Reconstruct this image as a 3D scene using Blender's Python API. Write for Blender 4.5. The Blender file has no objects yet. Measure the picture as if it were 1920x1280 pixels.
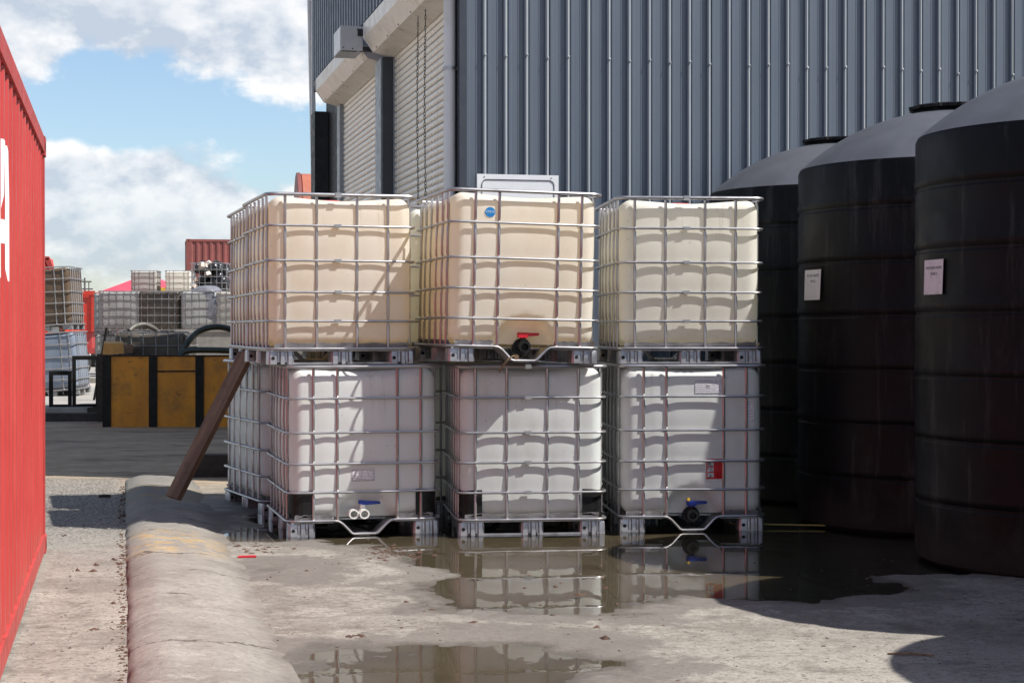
import bpy, bmesh, math, random
import numpy as np
from mathutils import Vector, Matrix
random.seed(7); rng = np.random.RandomState(7)
R = math.radians; PI = math.pi
sc = bpy.context.scene
col = sc.collection

# ------------------------------------------------------------------ camera
cam = bpy.data.cameras.new('camera'); camo = bpy.data.objects.new('camera', cam); col.objects.link(camo)
cam.sensor_width = 36.0; cam.lens = 60.94; cam.clip_end = 3000; cam.clip_start = 0.1
camo.location = (0, 0, 1.4); camo.rotation_euler = (R(90 - 0.353), 0, 0)
sc.camera = camo

# ------------------------------------------------------------------ sun, sky, exposure
SUN_AZ = R(16.8)      # from +X towards -Y (towards the camera side)
SUN_EL = R(53.0)
to_sun = Vector((math.cos(SUN_AZ) * math.cos(SUN_EL), -math.sin(SUN_AZ) * math.cos(SUN_EL), math.sin(SUN_EL)))
sun = bpy.data.lights.new('sun', 'SUN'); sun.energy = 5.0; sun.angle = R(0.53); sun.color = (1.0, 0.962, 0.905)
suno = bpy.data.objects.new('sun', sun); col.objects.link(suno)
suno.rotation_euler = to_sun.to_track_quat('Z', 'Y').to_euler(); suno.location = (10, -6, 20)

w = bpy.data.worlds.new('World'); sc.world = w; w.use_nodes = True
nt = w.node_tree; nt.nodes.clear()
def N(t, **kw):
    n = nt.nodes.new(t)
    for k, v in kw.items(): setattr(n, k, v)
    return n
def wmath(op, a, b=None, c=None, clamp=False):
    n = N('ShaderNodeMath', operation=op); n.use_clamp = clamp
    for i, v in enumerate((a, b, c)):
        if v is None: continue
        if isinstance(v, (int, float)): n.inputs[i].default_value = v
        else: nt.links.new(v, n.inputs[i])
    return n.outputs[0]
def wramp(src, pts):
    n = N('ShaderNodeMapRange'); n.interpolation_type = 'SMOOTHSTEP'
    nt.links.new(src, n.inputs[0])
    n.inputs[1].default_value, n.inputs[2].default_value, n.inputs[3].default_value, n.inputs[4].default_value = pts
    return n.outputs[0]
out = N('ShaderNodeOutputWorld')
sky = N('ShaderNodeTexSky', sky_type='NISHITA'); sky.sun_disc = False
sky.sun_elevation = SUN_EL; sky.sun_rotation = math.atan2(to_sun.x, to_sun.y)
sky.air_density = 1.0; sky.dust_density = 0.9; sky.ozone_density = 3.0
bg1 = N('ShaderNodeBackground'); bg1.inputs[1].default_value = 0.115
nt.links.new(sky.outputs[0], bg1.inputs[0])
tc = N('ShaderNodeTexCoord'); sep = N('ShaderNodeSeparateXYZ'); nt.links.new(tc.outputs['Generated'], sep.inputs[0])
def cloud_density(shift):
    mp = N('ShaderNodeMapping'); nt.links.new(tc.outputs['Generated'], mp.inputs[0])
    mp.inputs['Location'].default_value = (shift[0] + 3.1, shift[1] + 0.35, shift[2] * 1.55 + 0.12)
    mp.inputs['Scale'].default_value = (1.0, 1.0, 1.55)
    n1 = N('ShaderNodeTexNoise'); nt.links.new(mp.outputs[0], n1.inputs['Vector'])
    n1.inputs['Scale'].default_value = 9.5; n1.inputs['Detail'].default_value = 9; n1.inputs['Roughness'].default_value = 0.56
    return n1.outputs['Fac']
elev = sep.outputs['Z']
def blob(az, el, sa, se, amp):   # a cloud bank of the photograph: direction and angular size
    u = wmath('ADD', wmath('ARCTAN2', sep.outputs['X'], sep.outputs['Y']), -az)
    a = wmath('POWER', wmath('DIVIDE', wmath('ABSOLUTE', u), sa), 2.0)
    b = wmath('POWER', wmath('DIVIDE', wmath('ABSOLUTE', wmath('ADD', elev, -el)), se), 2.0)
    return wmath('MULTIPLY', wmath('EXPONENT', wmath('MULTIPLY', wmath('ADD', a, b), -1.0)), amp)
bias = blob(-0.20, 0.185, 0.30, 0.035, 0.24)
for args in ((-0.235, 0.075, 0.075, 0.038, 0.20), (-0.13, 0.145, 0.05, 0.024, 0.15), (-0.15, 0.045, 0.12, 0.03, 0.12),
             (-0.19, 0.118, 0.10, 0.014, -0.22), (-0.15, 0.092, 0.035, 0.012, -0.12)):
    bias = wmath('ADD', bias, blob(*args))
low = wramp(elev, (0.05, 0.55, 0.05, -0.01))
def dens(shift): return wmath('ADD', wmath('ADD', cloud_density(shift), bias), low)
d0 = dens((0, 0, 0)); d1 = dens((0.006, -0.002, 0.010))
mask = wramp(d0, (0.475, 0.570, 0.0, 1.0))
mask = wmath('MULTIPLY', mask, wramp(elev, (-0.02, 0.012, 0.0, 1.0)))
lit = wmath('ADD', wmath('MULTIPLY', wmath('SUBTRACT', d0, d1), 8.0), 0.5, clamp=True)
thick = wramp(d0, (0.54, 0.90, 1.0, 0.5))
lit = wmath('MULTIPLY', lit, thick)
base = wramp(elev, (0.2, 0.50, 1.0, 0.26))      # clouds overhead, out of view, dimmed as grey undersides to lower the fill light
mixc = N('ShaderNodeMix', data_type='RGBA'); nt.links.new(lit, mixc.inputs[0])
mixc.inputs[6].default_value = (0.52, 0.585, 0.68, 1); mixc.inputs[7].default_value = (0.98, 0.97, 0.96, 1)
bg2 = N('ShaderNodeBackground'); nt.links.new(mixc.outputs[2], bg2.inputs[0]); nt.links.new(wmath('MULTIPLY', base, 0.79), bg2.inputs[1])
mixs = N('ShaderNodeMixShader'); nt.links.new(wmath('MULTIPLY', mask, wramp(elev, (0.0, 0.12, 0.66, 0.94))), mixs.inputs[0])
nt.links.new(bg1.outputs[0], mixs.inputs[1]); nt.links.new(bg2.outputs[0], mixs.inputs[2])
nt.links.new(mixs.outputs[0], out.inputs[0])

sc.view_settings.view_transform = 'Standard'; sc.view_settings.look = 'None'
sc.view_settings.exposure = 0.50; sc.view_settings.gamma = 1.0; sc.view_settings.use_curve_mapping = False
sc.cycles.max_bounces = 10; sc.cycles.transparent_max_bounces = 16

# ------------------------------------------------------------------ helpers: tagging
def tag(o, label=None, cat=None, group=None, kind=None):
    if label: o['label'] = label
    if cat: o['category'] = cat
    if group: o['group'] = group
    if kind: o['kind'] = kind
    return o
def empty(name, loc, rot=(0, 0, 0), label=None, cat=None, group=None):
    o = bpy.data.objects.new(name, None); col.objects.link(o)
    o.location = loc; o.rotation_euler = rot; o.empty_display_size = 0.2
    return tag(o, label, cat, group)
def link(name, me, parent=None, loc=None, rot=None):
    o = bpy.data.objects.new(name, me); col.objects.link(o)
    if parent is not None: o.parent = parent
    if loc is not None: o.location = loc
    if rot is not None: o.rotation_euler = rot
    return o

class MB:
    """collects simple shapes into one mesh"""
    def __init__(s): s.v = []; s.f = []; s.m = []
    def add(s, vs, fs, mi=0):
        b = len(s.v); s.v += [tuple(p) for p in vs]
        for f in fs: s.f.append(tuple(b + i for i in f)); s.m.append(mi)
    def box(s, x0, x1, y0, y1, z0, z1, M=None, mi=0, taper=0.0):
        c = [(x0, y0, z0), (x1, y0, z0), (x1, y1, z0), (x0, y1, z0),
             (x0 + taper, y0 + taper, z1), (x1 - taper, y0 + taper, z1), (x1 - taper, y1 - taper, z1), (x0 + taper, y1 - taper, z1)]
        if M is not None: c = [tuple(M @ Vector(p)) for p in c]
        s.add(c, [(0, 3, 2, 1), (4, 5, 6, 7), (0, 1, 5, 4), (1, 2, 6, 5), (2, 3, 7, 6), (3, 0, 4, 7)], mi); return s
    def bar(s, p0, p1, w, h, mi=0):
        p0 = Vector(p0); p1 = Vector(p1); d = p1 - p0; L = d.length
        q = d.to_track_quat('Z', 'Y').to_matrix().to_4x4(); q.translation = p0
        return s.box(-w / 2, w / 2, -h / 2, h / 2, 0, L, q, mi)
    def tube(s, pts, r, n=8, closed=False, mi=0, caps=True):
        pts = [Vector(p) for p in pts]; k = len(pts); rr = r if hasattr(r, '__len__') else [r] * k
        rings = []; up = None
        for i, p in enumerate(pts):
            if closed: t = pts[(i + 1) % k] - pts[i - 1]
            else: t = pts[min(i + 1, k - 1)] - pts[max(i - 1, 0)]
            t.normalize()
            if up is None:
                up = Vector((0, 0, 1)) if abs(t.z) < .9 else Vector((1, 0, 0))
            a = up - t * up.dot(t)
            if a.length < 1e-4: a = Vector((1, 0, 0)) - t * t.x
            a.normalize(); up = a; b = t.cross(a)
            rings.append([p + (a * math.cos(2 * PI * j / n) + b * math.sin(2 * PI * j / n)) * rr[i] for j in range(n)])
        vs = [q for ring in rings for q in ring]; fs = []
        for i in range(k if closed else k - 1):
            i2 = (i + 1) % k
            for j in range(n):
                j2 = (j + 1) % n
                fs.append((i * n + j, i * n + j2, i2 * n + j2, i2 * n + j))
        if caps and not closed:
            fs.append(tuple(range(n - 1, -1, -1))); fs.append(tuple((k - 1) * n + j for j in range(n)))
        s.add(vs, fs, mi); return s
    def cyl(s, p0, p1, r, n=12, mi=0): return s.tube([p0, p1], r, n, mi=mi)
    def ring(s, c, axis, r0, r1, h, n=20, mi=0):      # a pipe: outer r1, bore r0, length h along axis
        a = Vector(axis).normalized(); q = a.to_track_quat('Z', 'Y').to_matrix(); c = Vector(c)
        vs = []
        for (r, z) in ((r0, 0), (r1, 0), (r1, h), (r0, h)):
            vs += [c + q @ Vector((r * math.cos(2 * PI * j / n), r * math.sin(2 * PI * j / n), z)) for j in range(n)]
        fs = []
        for k in range(4):
            for j in range(n):
                j2 = (j + 1) % n; k2 = (k + 1) % 4
                fs.append((k * n + j, k * n + j2, k2 * n + j2, k2 * n + j))
        s.add(vs, fs, mi); return s
    def lathe(s, prof, n=48, c=(0, 0, 0), mi=0, M=None):
        vs = []; fs = []; k = len(prof)
        for (r, z) in prof:
            for j in range(n):
                p = Vector((r * math.cos(2 * PI * j / n), r * math.sin(2 * PI * j / n), z))
                if M is not None: p = M @ p
                vs.append(p + Vector(c))
        for i in range(k - 1):
            for j in range(n):
                j2 = (j + 1) % n
                fs.append((i * n + j, i * n + j2, (i + 1) * n + j2, (i + 1) * n + j))
        fs.append(tuple((k - 1) * n + j for j in range(n))); fs.append(tuple(range(n - 1, -1, -1)))
        s.add(vs, fs, mi); return s
    def prism(s, poly, a0, a1, axes='xz', mi=0):      # polygon in a plane, pushed along the third axis
        def P(u, v, t):
            return {'xz': (u, t, v), 'xy': (u, v, t), 'yz': (t, u, v)}[axes]
        n = len(poly)
        vs = [P(u, v, a0) for u, v in poly] + [P(u, v, a1) for u, v in poly]
        fs = [tuple(range(n)), tuple(range(2 * n - 1, n - 1, -1))]
        fs += [(j, (j + 1) % n, n + (j + 1) % n, n + j) for j in range(n)]
        s.add(vs, fs, mi); return s
    def sheet(s, rows, mi=0):                          # grid of points
        k = len(rows); n = len(rows[0])
        s.add([p for r_ in rows for p in r_], [(i * n + j, i * n + j + 1, (i + 1) * n + j + 1, (i + 1) * n + j) for i in range(k - 1) for j in range(n - 1)], mi); return s
    def mesh(s, name, mats, sharp=38):
        me = bpy.data.meshes.new(name); me.from_pydata(s.v, [], s.f)
        for m in (mats if isinstance(mats, (list, tuple)) else [mats]): me.materials.append(m)
        me.polygons.foreach_set('material_index', s.m)
        bm = bmesh.new(); bm.from_mesh(me); bmesh.ops.recalc_face_normals(bm, faces=bm.faces); bm.to_mesh(me); bm.free()
        me.polygons.foreach_set('use_smooth', [True] * len(me.polygons))
        me.set_sharp_from_angle(angle=R(sharp)); me.update()
        return me
    def build(s, name, mats, parent=None, sharp=38, loc=None, rot=None):
        return link(name, s.mesh(name, mats, sharp), parent, loc, rot)

# ------------------------------------------------------------------ helpers: materials
class MT:
    def __init__(s, name):
        s.m = bpy.data.materials.new(name); s.m.use_nodes = True; s.t = s.m.node_tree; s.t.nodes.clear()
        s.out = s.n('ShaderNodeOutputMaterial'); s.b = s.n('ShaderNodeBsdfPrincipled'); s.l(s.b.outputs[0], s.out.inputs[0])
        s.obj = s.n('ShaderNodeTexCoord').outputs['Object']
    def n(s, t, **kw):
        x = s.t.nodes.new(t)
        for k, v in kw.items(): setattr(x, k, v)
        return x
    def l(s, a, b): s.t.links.new(a, b)
    def put(s, sock, v):
        if isinstance(v, (int, float)): sock.default_value = v
        elif isinstance(v, (tuple, list)): sock.default_value = tuple(v) + ((1,) if len(v) == 3 and len(sock.default_value) == 4 else ())
        else: s.l(v, sock)
    def math(s, op, a, b=0.0, c=0.0, clamp=False):
        x = s.n('ShaderNodeMath', operation=op); x.use_clamp = clamp
        s.put(x.inputs[0], a); s.put(x.inputs[1], b); s.put(x.inputs[2], c); return x.outputs[0]
    def noise(s, scale, detail=4, rough=.55, vec=None, stretch=None, w=0.0):
        x = s.n('ShaderNodeTexNoise'); x.inputs['Scale'].default_value = scale; x.inputs['Detail'].default_value = detail; x.inputs['Roughness'].default_value = rough
        v = vec if vec is not None else s.obj
        mp = s.n('ShaderNodeMapping'); s.l(v, mp.inputs[0]); mp.inputs['Location'].default_value = (w, w * .7, w * .3)
        if stretch: mp.inputs['Scale'].default_value = stretch
        s.l(mp.outputs[0], x.inputs['Vector']); return x.outputs['Fac']
    def step(s, v, a, b, lo=0.0, hi=1.0):
        x = s.n('ShaderNodeMapRange'); x.interpolation_type = 'SMOOTHSTEP'; s.put(x.inputs[0], v)
        x.inputs[1].default_value = a; x.inputs[2].default_value = b; x.inputs[3].default_value = lo; x.inputs[4].default_value = hi; return x.outputs[0]
    def mix(s, f, a, b):
        x = s.n('ShaderNodeMix', data_type='RGBA'); s.put(x.inputs[0], f); s.put(x.inputs[6], a); s.put(x.inputs[7], b); return x.outputs[2]
    def sep(s, v):
        x = s.n('ShaderNodeSeparateXYZ'); s.l(v, x.inputs[0]); return x.outputs
    def bump(s, h, strength=.3, dist=.01):
        x = s.n('ShaderNodeBump'); x.inputs['Strength'].default_value = strength; x.inputs['Distance'].default_value = dist; s.l(h, x.inputs['Height']); s.l(x.outputs[0], s.b.inputs['Normal']); return x.outputs[0]
    def set(s, **kw):
        for k, v in kw.items(): s.put(s.b.inputs[{'color': 'Base Color', 'rough': 'Roughness', 'metal': 'Metallic', 'spec': 'Specular IOR Level'}[k]], v)
        return s

def simple(name, c1, c2=None, scale=6, rough=.6, metal=0.0, spec=.5, rvar=.15, bump=0.0, bscale=60, stretch=None, dirt=None, dirt_amt=.5, dscale=3):
    t = MT(name); c2 = c2 or tuple(x * .8 for x in c1)
    f = t.step(t.noise(scale, 6, .6, stretch=stretch), .3, .7)
    c = t.mix(f, c1, c2)
    if dirt:
        d = t.step(t.noise(dscale, 8, .68, w=5.3), .5, .72)
        c = t.mix(t.math('MULTIPLY', d, dirt_amt), c, dirt)
    t.set(color=c, rough=t.step(t.noise(scale * 2.3, 4, w=2.2), .25, .75, max(.02, rough - rvar), min(1, rough + rvar)), metal=metal, spec=spec)
    if bump: t.bump(t.noise(bscale, 5, .6), bump, .004)
    return t.m

M = {}
M['galv'] = simple('galvanised_steel', (.46, .45, .46), (.40, .39, .40), 5, .36, .8, rvar=.06, dirt=(.25, .22, .2), dirt_amt=.3, dscale=3)
M['galv_dull'] = simple('dull_galvanised_sheet', (.5, .5, .52), (.3, .3, .32), 9, .42, .75, rvar=.12, dirt=(.15, .13, .11), dirt_amt=.5, dscale=6)
M['galv_old'] = simple('weathered_cage_steel', (.34, .34, .34), (.2, .2, .2), 9, .55, .6, rvar=.12, dirt=(.14, .1, .07), dirt_amt=.5)
M['black_plastic'] = simple('black_plastic', (.006, .006, .007), (.010, .010, .010), 9, .5, spec=.3)
M['hole'] = simple('dark_bore', (.006, .006, .006), rough=.9)
M['red_plastic'] = simple('red_plastic', (.62, .015, .03), (.5, .012, .02), 9, .38)
M['blue_plastic'] = simple('blue_plastic', (.01, .035, .33), (.008, .03, .25), 9, .4)
M['yellow_plastic'] = simple('yellow_plastic', (.75, .5, .04), rough=.4)
M['white_pvc'] = simple('white_pvc', (.8, .8, .77), (.7, .7, .66), 9, .35)
M['paper'] = simple('white_paper', (.78, .8, .79), (.7, .72, .7), 9, .7, dirt=(.5, .47, .4), dirt_amt=.35, dscale=14)
M['paper_pink'] = simple('stained_paper', (.72, .66, .68), (.64, .58, .6), 9, .7, dirt=(.42, .33, .28), dirt_amt=.7, dscale=16)
M['ink'] = simple('faded_ink', (.22, .22, .23), rough=.7)
M['ink_dark'] = simple('black_ink', (.05, .05, .055), rough=.7)
M['sticker_blue'] = simple('blue_sticker', (.01, .21, .52), (.012, .17, .45), 9, .35)
M['sticker_ink'] = simple('pale_blue_print', (.5, .68, .82), rough=.5)
M['sticker_red'] = simple('red_sticker', (.55, .012, .02), (.45, .012, .016), 12, .4)
M['sticker_white'] = simple('white_sticker', (.78, .78, .78), rough=.5)

def plastic_bottle(name, c1, c2, trans=.38, tint=None, stain=None, stain_amt=.3, liquid=None):
    """blow-moulded polyethylene: a diffuse skin that also lets light through"""
    t = MT(name); va = t.n('ShaderNodeVectorMath', operation='ADD'); P = t.obj; z = t.sep(P)[2]; t.l(P, va.inputs[0])
    oi = t.n('ShaderNodeObjectInfo'); t.l(t.math('MULTIPLY', oi.outputs['Random'], 37.0), va.inputs[1]); t.obj = va.outputs[0]
    streak = t.step(t.noise(5, 7, .62, stretch=(1, 1, .12)), .35, .72)
    c = t.mix(streak, c1, c2)
    if stain:
        k = t.step(t.noise(2.4, 8, .66, stretch=(1, 1, .5), w=3.1), .48, .74)
        c = t.mix(t.math('MULTIPLY', k, stain_amt), c, stain)
    run = t.math('MULTIPLY', t.step(t.noise(14, 6, .7, stretch=(1, 1, .05), w=6), .58, .70), t.step(t.math('ADD', z, t.math('MULTIPLY', t.noise(3, 4), .5)), .9, 1.35))
    c = t.mix(t.math('MULTIPLY', run, .38), c, (.33, .26, .18))
    foot_ = t.step(t.math('ADD', z, t.math('MULTIPLY', t.noise(6, 6, .7), .18)), .32, .18, 0, .35); c = t.mix(foot_, c, (.45, .38, .29))
    spk = t.step(t.noise(26, 3, .5, w=8), .70, .75)
    c = t.mix(t.math('MULTIPLY', spk, .35), c, (.16, .12, .08))
    if liquid:
        lv, lc = liquid
        k = t.step(t.math('ADD', z, t.math('MULTIPLY', t.noise(3, 5), .12)), lv - .02, lv + .09, 1, 0)
        c = t.mix(t.math('MULTIPLY', k, t.step(t.noise(1.7, 6, .6, w=4), .3, .6, .55, 1)), c, lc)
    t.set(color=c, rough=t.step(t.noise(9, 5), .3, .7, .34, .5), spec=.45)
    t.bump(t.noise(7, 3, .5, stretch=(1, 1, .4)), .12, .02)
    tr = t.n('ShaderNodeBsdfTranslucent'); t.put(tr.inputs[0], t.mix(.7, c, tint or c1))
    mx = t.n('ShaderNodeMixShader'); mx.inputs[0].default_value = trans
    t.l(t.b.outputs[0], mx.inputs[1]); t.l(tr.outputs[0], mx.inputs[2]); t.l(mx.outputs[0], t.out.inputs[0])
    return t.m
M['b_tan'] = plastic_bottle('tan_stained_polyethylene', (.87, .855, .80), (.84, .805, .72), .46, (.95, .76, .46), (.66, .50, .34), .30)
M['b_tan2'] = plastic_bottle('buff_stained_polyethylene', (.87, .86, .805), (.84, .81, .73), .46, (.95, .77, .48), (.66, .50, .34), .26)
M['b_cream'] = plastic_bottle('cream_polyethylene', (.88, .87, .82), (.85, .83, .76), .40, (.90, .84, .62), (.7, .62, .44), .2)
M['b_white'] = plastic_bottle('white_polyethylene', (.89, .925, .90), (.86, .895, .87), .36, (.93, .93, .9), (.6, .54, .46), .2)
M['b_white2'] = plastic_bottle('grey_white_polyethylene', (.87, .91, .89), (.82, .86, .83), .34, (.9, .88, .84), (.46, .40, .30), .32)
M['b_brown'] = plastic_bottle('oil_browned_polyethylene', (.13, .085, .05), (.07, .048, .03), .08, (.14, .08, .04), (.05, .04, .03), .6)
M['b_blue'] = plastic_bottle('bluish_polyethylene', (.24, .28, .35), (.17, .21, .27), .12, (.3, .35, .45), (.1, .1, .11), .4)
M['b_grey'] = plastic_bottle('greyed_polyethylene', (.42, .42, .40), (.32, .32, .30), .2, (.5, .5, .45), (.12, .1, .08), .6)
M['b_dark'] = plastic_bottle('sooty_polyethylene', (.085, .068, .05), (.045, .038, .03), .08, (.1, .1, .08), (.2, .19, .15), .5)
M['b_far'] = plastic_bottle('dusty_polyethylene', (.52, .49, .44), (.46, .43, .38), .2, (.6, .55, .45), (.3, .25, .2), .4)

# ------------------------------------------------------------------ noise for the ground
def vnoise(x, y, seed, freq):
    r_ = np.random.RandomState(seed); T = r_.rand(256, 256)
    x = x * freq + 1000; y = y * freq + 1000
    xi = np.floor(x).astype(int); yi = np.floor(y).astype(int); fx = x - xi; fy = y - yi
    fx = fx * fx * (3 - 2 * fx); fy = fy * fy * (3 - 2 * fy)
    a = T[xi % 256, yi % 256]; b = T[(xi + 1) % 256, yi % 256]; c = T[xi % 256, (yi + 1) % 256]; d = T[(xi + 1) % 256, (yi + 1) % 256]
    return (a * (1 - fx) + b * fx) * (1 - fy) + (c * (1 - fx) + d * fx) * fy
def fbm(x, y, seed, freq, octs=5, gain=.5):
    s = 0; a = 1; tot = 0
    for o in range(octs): s = s + a * vnoise(x, y, seed + o * 13, freq * 2 ** o); tot += a; a *= gain
    return s / tot
def gp(px, py, z=0.0):    # where a sight line of the survey meets the ground
    Y = 3250 * (1.4 - z) / (py - 620); return ((px - 960) / 3250 * Y, Y)
def poly_sd(poly, X, Y):
    P = np.array(poly); n = len(P); d = np.full(X.shape, 1e9); ins = np.zeros(X.shape, bool)
    for i in range(n):
        a = P[i]; b = P[(i + 1) % n]; e = b - a
        t = np.clip(((X - a[0]) * e[0] + (Y - a[1]) * e[1]) / max(1e-9, e @ e), 0, 1)
        d = np.minimum(d, np.hypot(X - a[0] - t * e[0], Y - a[1] - t * e[1]))
        c = (a[1] > Y) != (b[1] > Y)
        with np.errstate(divide='ignore', invalid='ignore'):
            ins ^= c & (X < (b[0] - a[0]) * (Y - a[1]) / (b[1] - a[1] + 1e-12) + a[0])
    return np.where(ins, d, -d)
PUD = [
    [gp(400, 1006), gp(520, 1012), gp(640, 1012), gp(735, 1022), gp(790, 1058), gp(872, 1078), gp(800, 1096), gp(880, 1134), gp(1020, 1150),
     gp(1150, 1158), gp(1230, 1128), gp(1340, 1118), gp(1500, 1126), gp(1700, 1110), gp(1640, 1076), (2.6, 10.0), (2.9, 11.2), (2.7, 12.6), (2.6, 14.6), (1.2, 14.9), (-1.0, 14.2), (-1.7, 13.8), (-1.95, 12.9), (-1.8, 12.3)],
    [gp(560, 1268), gp(640, 1232), gp(800, 1212), gp(960, 1204), gp(1050, 1215), gp(1130, 1245), gp(1060, 1290), gp(1000, 1330), gp(800, 1350), gp(600, 1330)],
    [gp(480, 1072), gp(520, 1062), gp(560, 1068), gp(550, 1082), gp(500, 1084)],
]
def ground_h(X, Y):
    base = .013 + (fbm(X, Y, 3, 1.1, 5) - .5) * .022 + (fbm(X, Y, 31, 7, 4, .6) - .5) * .012
    near = (Y < 20) & (np.abs(X) < 8)
    h = np.where(near, base, .012)
    wob = (fbm(X, Y, 77, 2.2, 5, .6) - .5) * .50 + (fbm(X, Y, 91, 9, 3, .6) - .5) * .22
    for i, p in enumerate(PUD):
        sd = poly_sd(p, X, Y) + wob
        k = np.clip((sd + .38) / .80, 0, 1); k = k * k * (3 - 2 * k)
        depth = (-.020, -.012, -.004)[i] + (fbm(X, Y, 55 + i, 1.7, 4) - .5) * (.026, .02, .01)[i]
        h = h * (1 - k) + depth * k
    return h
xs = np.concatenate([[-900, -300, -120, -60, -30, -16, -10, -7, -5.5], np.arange(-4.6, 4.8, .03), [5.5, 7, 10, 16, 30, 60, 120, 300, 900]])
ys = np.concatenate([[-60, -25, -8, 0, 3, 5], np.arange(6.2, 16.5, .035), [17, 18, 19.5, 22, 26, 32, 40, 55, 80, 120, 200, 400, 900, 2000]])
GX, GY = np.meshgrid(xs, ys); GZ = ground_h(GX, GY)
me = bpy.data.meshes.new('ground'); nv = GX.size; ny, nx = GX.shape
me.vertices.add(nv); me.vertices.foreach_set('co', np.stack([GX, GY, GZ], -1).ravel())
idx = np.arange(nv).reshape(ny, nx); q = np.stack([idx[:-1, :-1], idx[:-1, 1:], idx[1:, 1:], idx[1:, :-1]], -1).reshape(-1, 4)
me.loops.add(q.size); me.polygons.add(len(q)); me.loops.foreach_set('vertex_index', q.ravel())
me.polygons.foreach_set('loop_start', np.arange(len(q)) * 4); me.polygons.foreach_set('use_smooth', np.ones(len(q), bool)); me.update(calc_edges=True)
ground = tag(link('ground', me), kind='structure')
wb = (fbm(GX, GY, 77, 2.2, 5, .6) - .5) * .42
reach = np.maximum(np.maximum(poly_sd(PUD[0], GX, GY), poly_sd(PUD[1], GX, GY)), poly_sd(PUD[2], GX, GY) - .05) + wb
at = me.attributes.new('reach', 'FLOAT', 'POINT'); at.data.foreach_set('value', np.clip(reach, -9, 9).ravel().astype(np.float32))

t = MT('yard_concrete'); P = t.obj; x, y, z = t.sep(P)[0:3]
big = t.step(t.noise(.55, 7, .62), .34, .68); mid = t.step(t.noise(2.3, 8, .68, w=3), .38, .66)
c = t.mix(big, (.345, .322, .278), (.262, .243, .21))
c = t.mix(t.step(t.noise(1.5, 10, .74, w=21), .48, .58, 0, .6), c, (.165, .145, .122))
c = t.mix(t.step(t.noise(.95, 10, .76, w=9), .53, .62, 0, .40), c, (.43, .402, .35))
c = t.mix(t.step(t.noise(5.5, 9, .78, w=33, stretch=(.8, 1.2, 1)), .53, .62, 0, .6), c, (.13, .112, .095))
c = t.mix(t.step(t.noise(8.5, 8, .78, w=51), .54, .62, 0, .28), c, (.46, .44, .395))
c = t.mix(t.step(t.noise(13, 6, .7, w=41, stretch=(.7, 1.4, 1)), .60, .66, 0, .6), c, (.085, .072, .06))
fine = t.noise(75, 6, .72); c = t.mix(t.step(fine, .42, .68, 0, .5), c, (.11, .097, .083))
grit = t.noise(27, 5, .75, w=17); c = t.mix(t.step(grit, .50, .62, 0, .5), c, (.10, .088, .075))
spk = t.step(t.noise(38, 5, .6, w=13), .62, .67, 0, .8); c = t.mix(spk, c, (.05, .04, .032))
drag = t.step(t.noise(3.2, 6, .65, stretch=(.25, 1.6, 1), w=6), .56, .7, 0, .35); c = t.mix(drag, c, (.2, .175, .15))
# browner, rutted yard behind the berm, and pale gravel far out
rear_zone = t.step(t.math('ADD', y, t.math('MULTIPLY', t.noise(.7, 5), 3.0)), 15.5, 18.0)
rut = t.step(t.noise(2.2, 9, .75, w=61, stretch=(.35, 1, 1)), .50, .60, 0, .6); c = t.mix(t.math('MULTIPLY', rear_zone, .86), c, t.mix(mid, (.32, .24, .155), (.45, .345, .235)))
c = t.mix(t.math('MULTIPLY', rear_zone, rut), c, (.085, .066, .048))
far = t.step(t.math('ADD', y, t.math('MULTIPLY', t.noise(.12, 5), 10.0)), 40, 50)
c = t.mix(far, c, t.mix(t.noise(3, 8, .7), (.5, .48, .44), (.3, .28, .25)))
# gravelly strip on the container side of the berm
gl = t.math('ADD', x, t.math('MULTIPLY', y, .2254))
gmask = t.math('MULTIPLY', t.math('MULTIPLY', t.step(t.math('ADD', gl, t.math('MULTIPLY', t.noise(2, 4), .3)), .30, .02), t.step(y, 9.5, 13.5)), t.step(t.math('ADD', y, t.noise(1.5, 4)), 17.2, 16.4))
vor = t.n('ShaderNodeTexVoronoi'); vor.inputs['Scale'].default_value = 42; t.l(P, vor.inputs['Vector'])
c = t.mix(t.math('MULTIPLY', gmask, .8), c, t.mix(t.step(vor.outputs['Distance'], .1, .7), (.40, .375, .335), (.085, .078, .07)))
wet = t.math('MULTIPLY', t.step(t.math('ADD', z, t.math('MULTIPLY', t.math('ADD', t.noise(11, 6, .65, w=1), -.5), .010)), .000, .0085, 1, 0), t.step(y, 18, 16, 0, 1))
att = t.n('ShaderNodeAttribute'); att.attribute_name = 'reach'
edge_n = t.math('MULTIPLY', t.math('ADD', t.noise(2.6, 9, .7, w=4), -.5), 1.5)
damp = t.math('MULTIPLY', t.step(t.math('ADD', att.outputs['Fac'], edge_n), -.48, -.30, 0, .82), t.step(y, 18, 16, 0, 1))
c = t.mix(damp, c, t.mix(grit, (.185, .168, .148), (.105, .095, .083)))
c = t.mix(wet, c, t.mix(mid, (.125, .113, .094), (.088, .079, .065)))
t.set(color=c, rough=t.step(t.math('ADD', wet, t.math('MULTIPLY', fine, .25)), .0, 1.0, .92, .42), spec=.4)
hb = t.math('ADD', t.math('MULTIPLY', fine, .6), t.noise(24, 6, .7, w=2)); hb = t.math('ADD', hb, t.math('MULTIPLY', gmask, vor.outputs['Distance']))
t.bump(hb, .38, .016)
me.materials.append(t.m)

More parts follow.
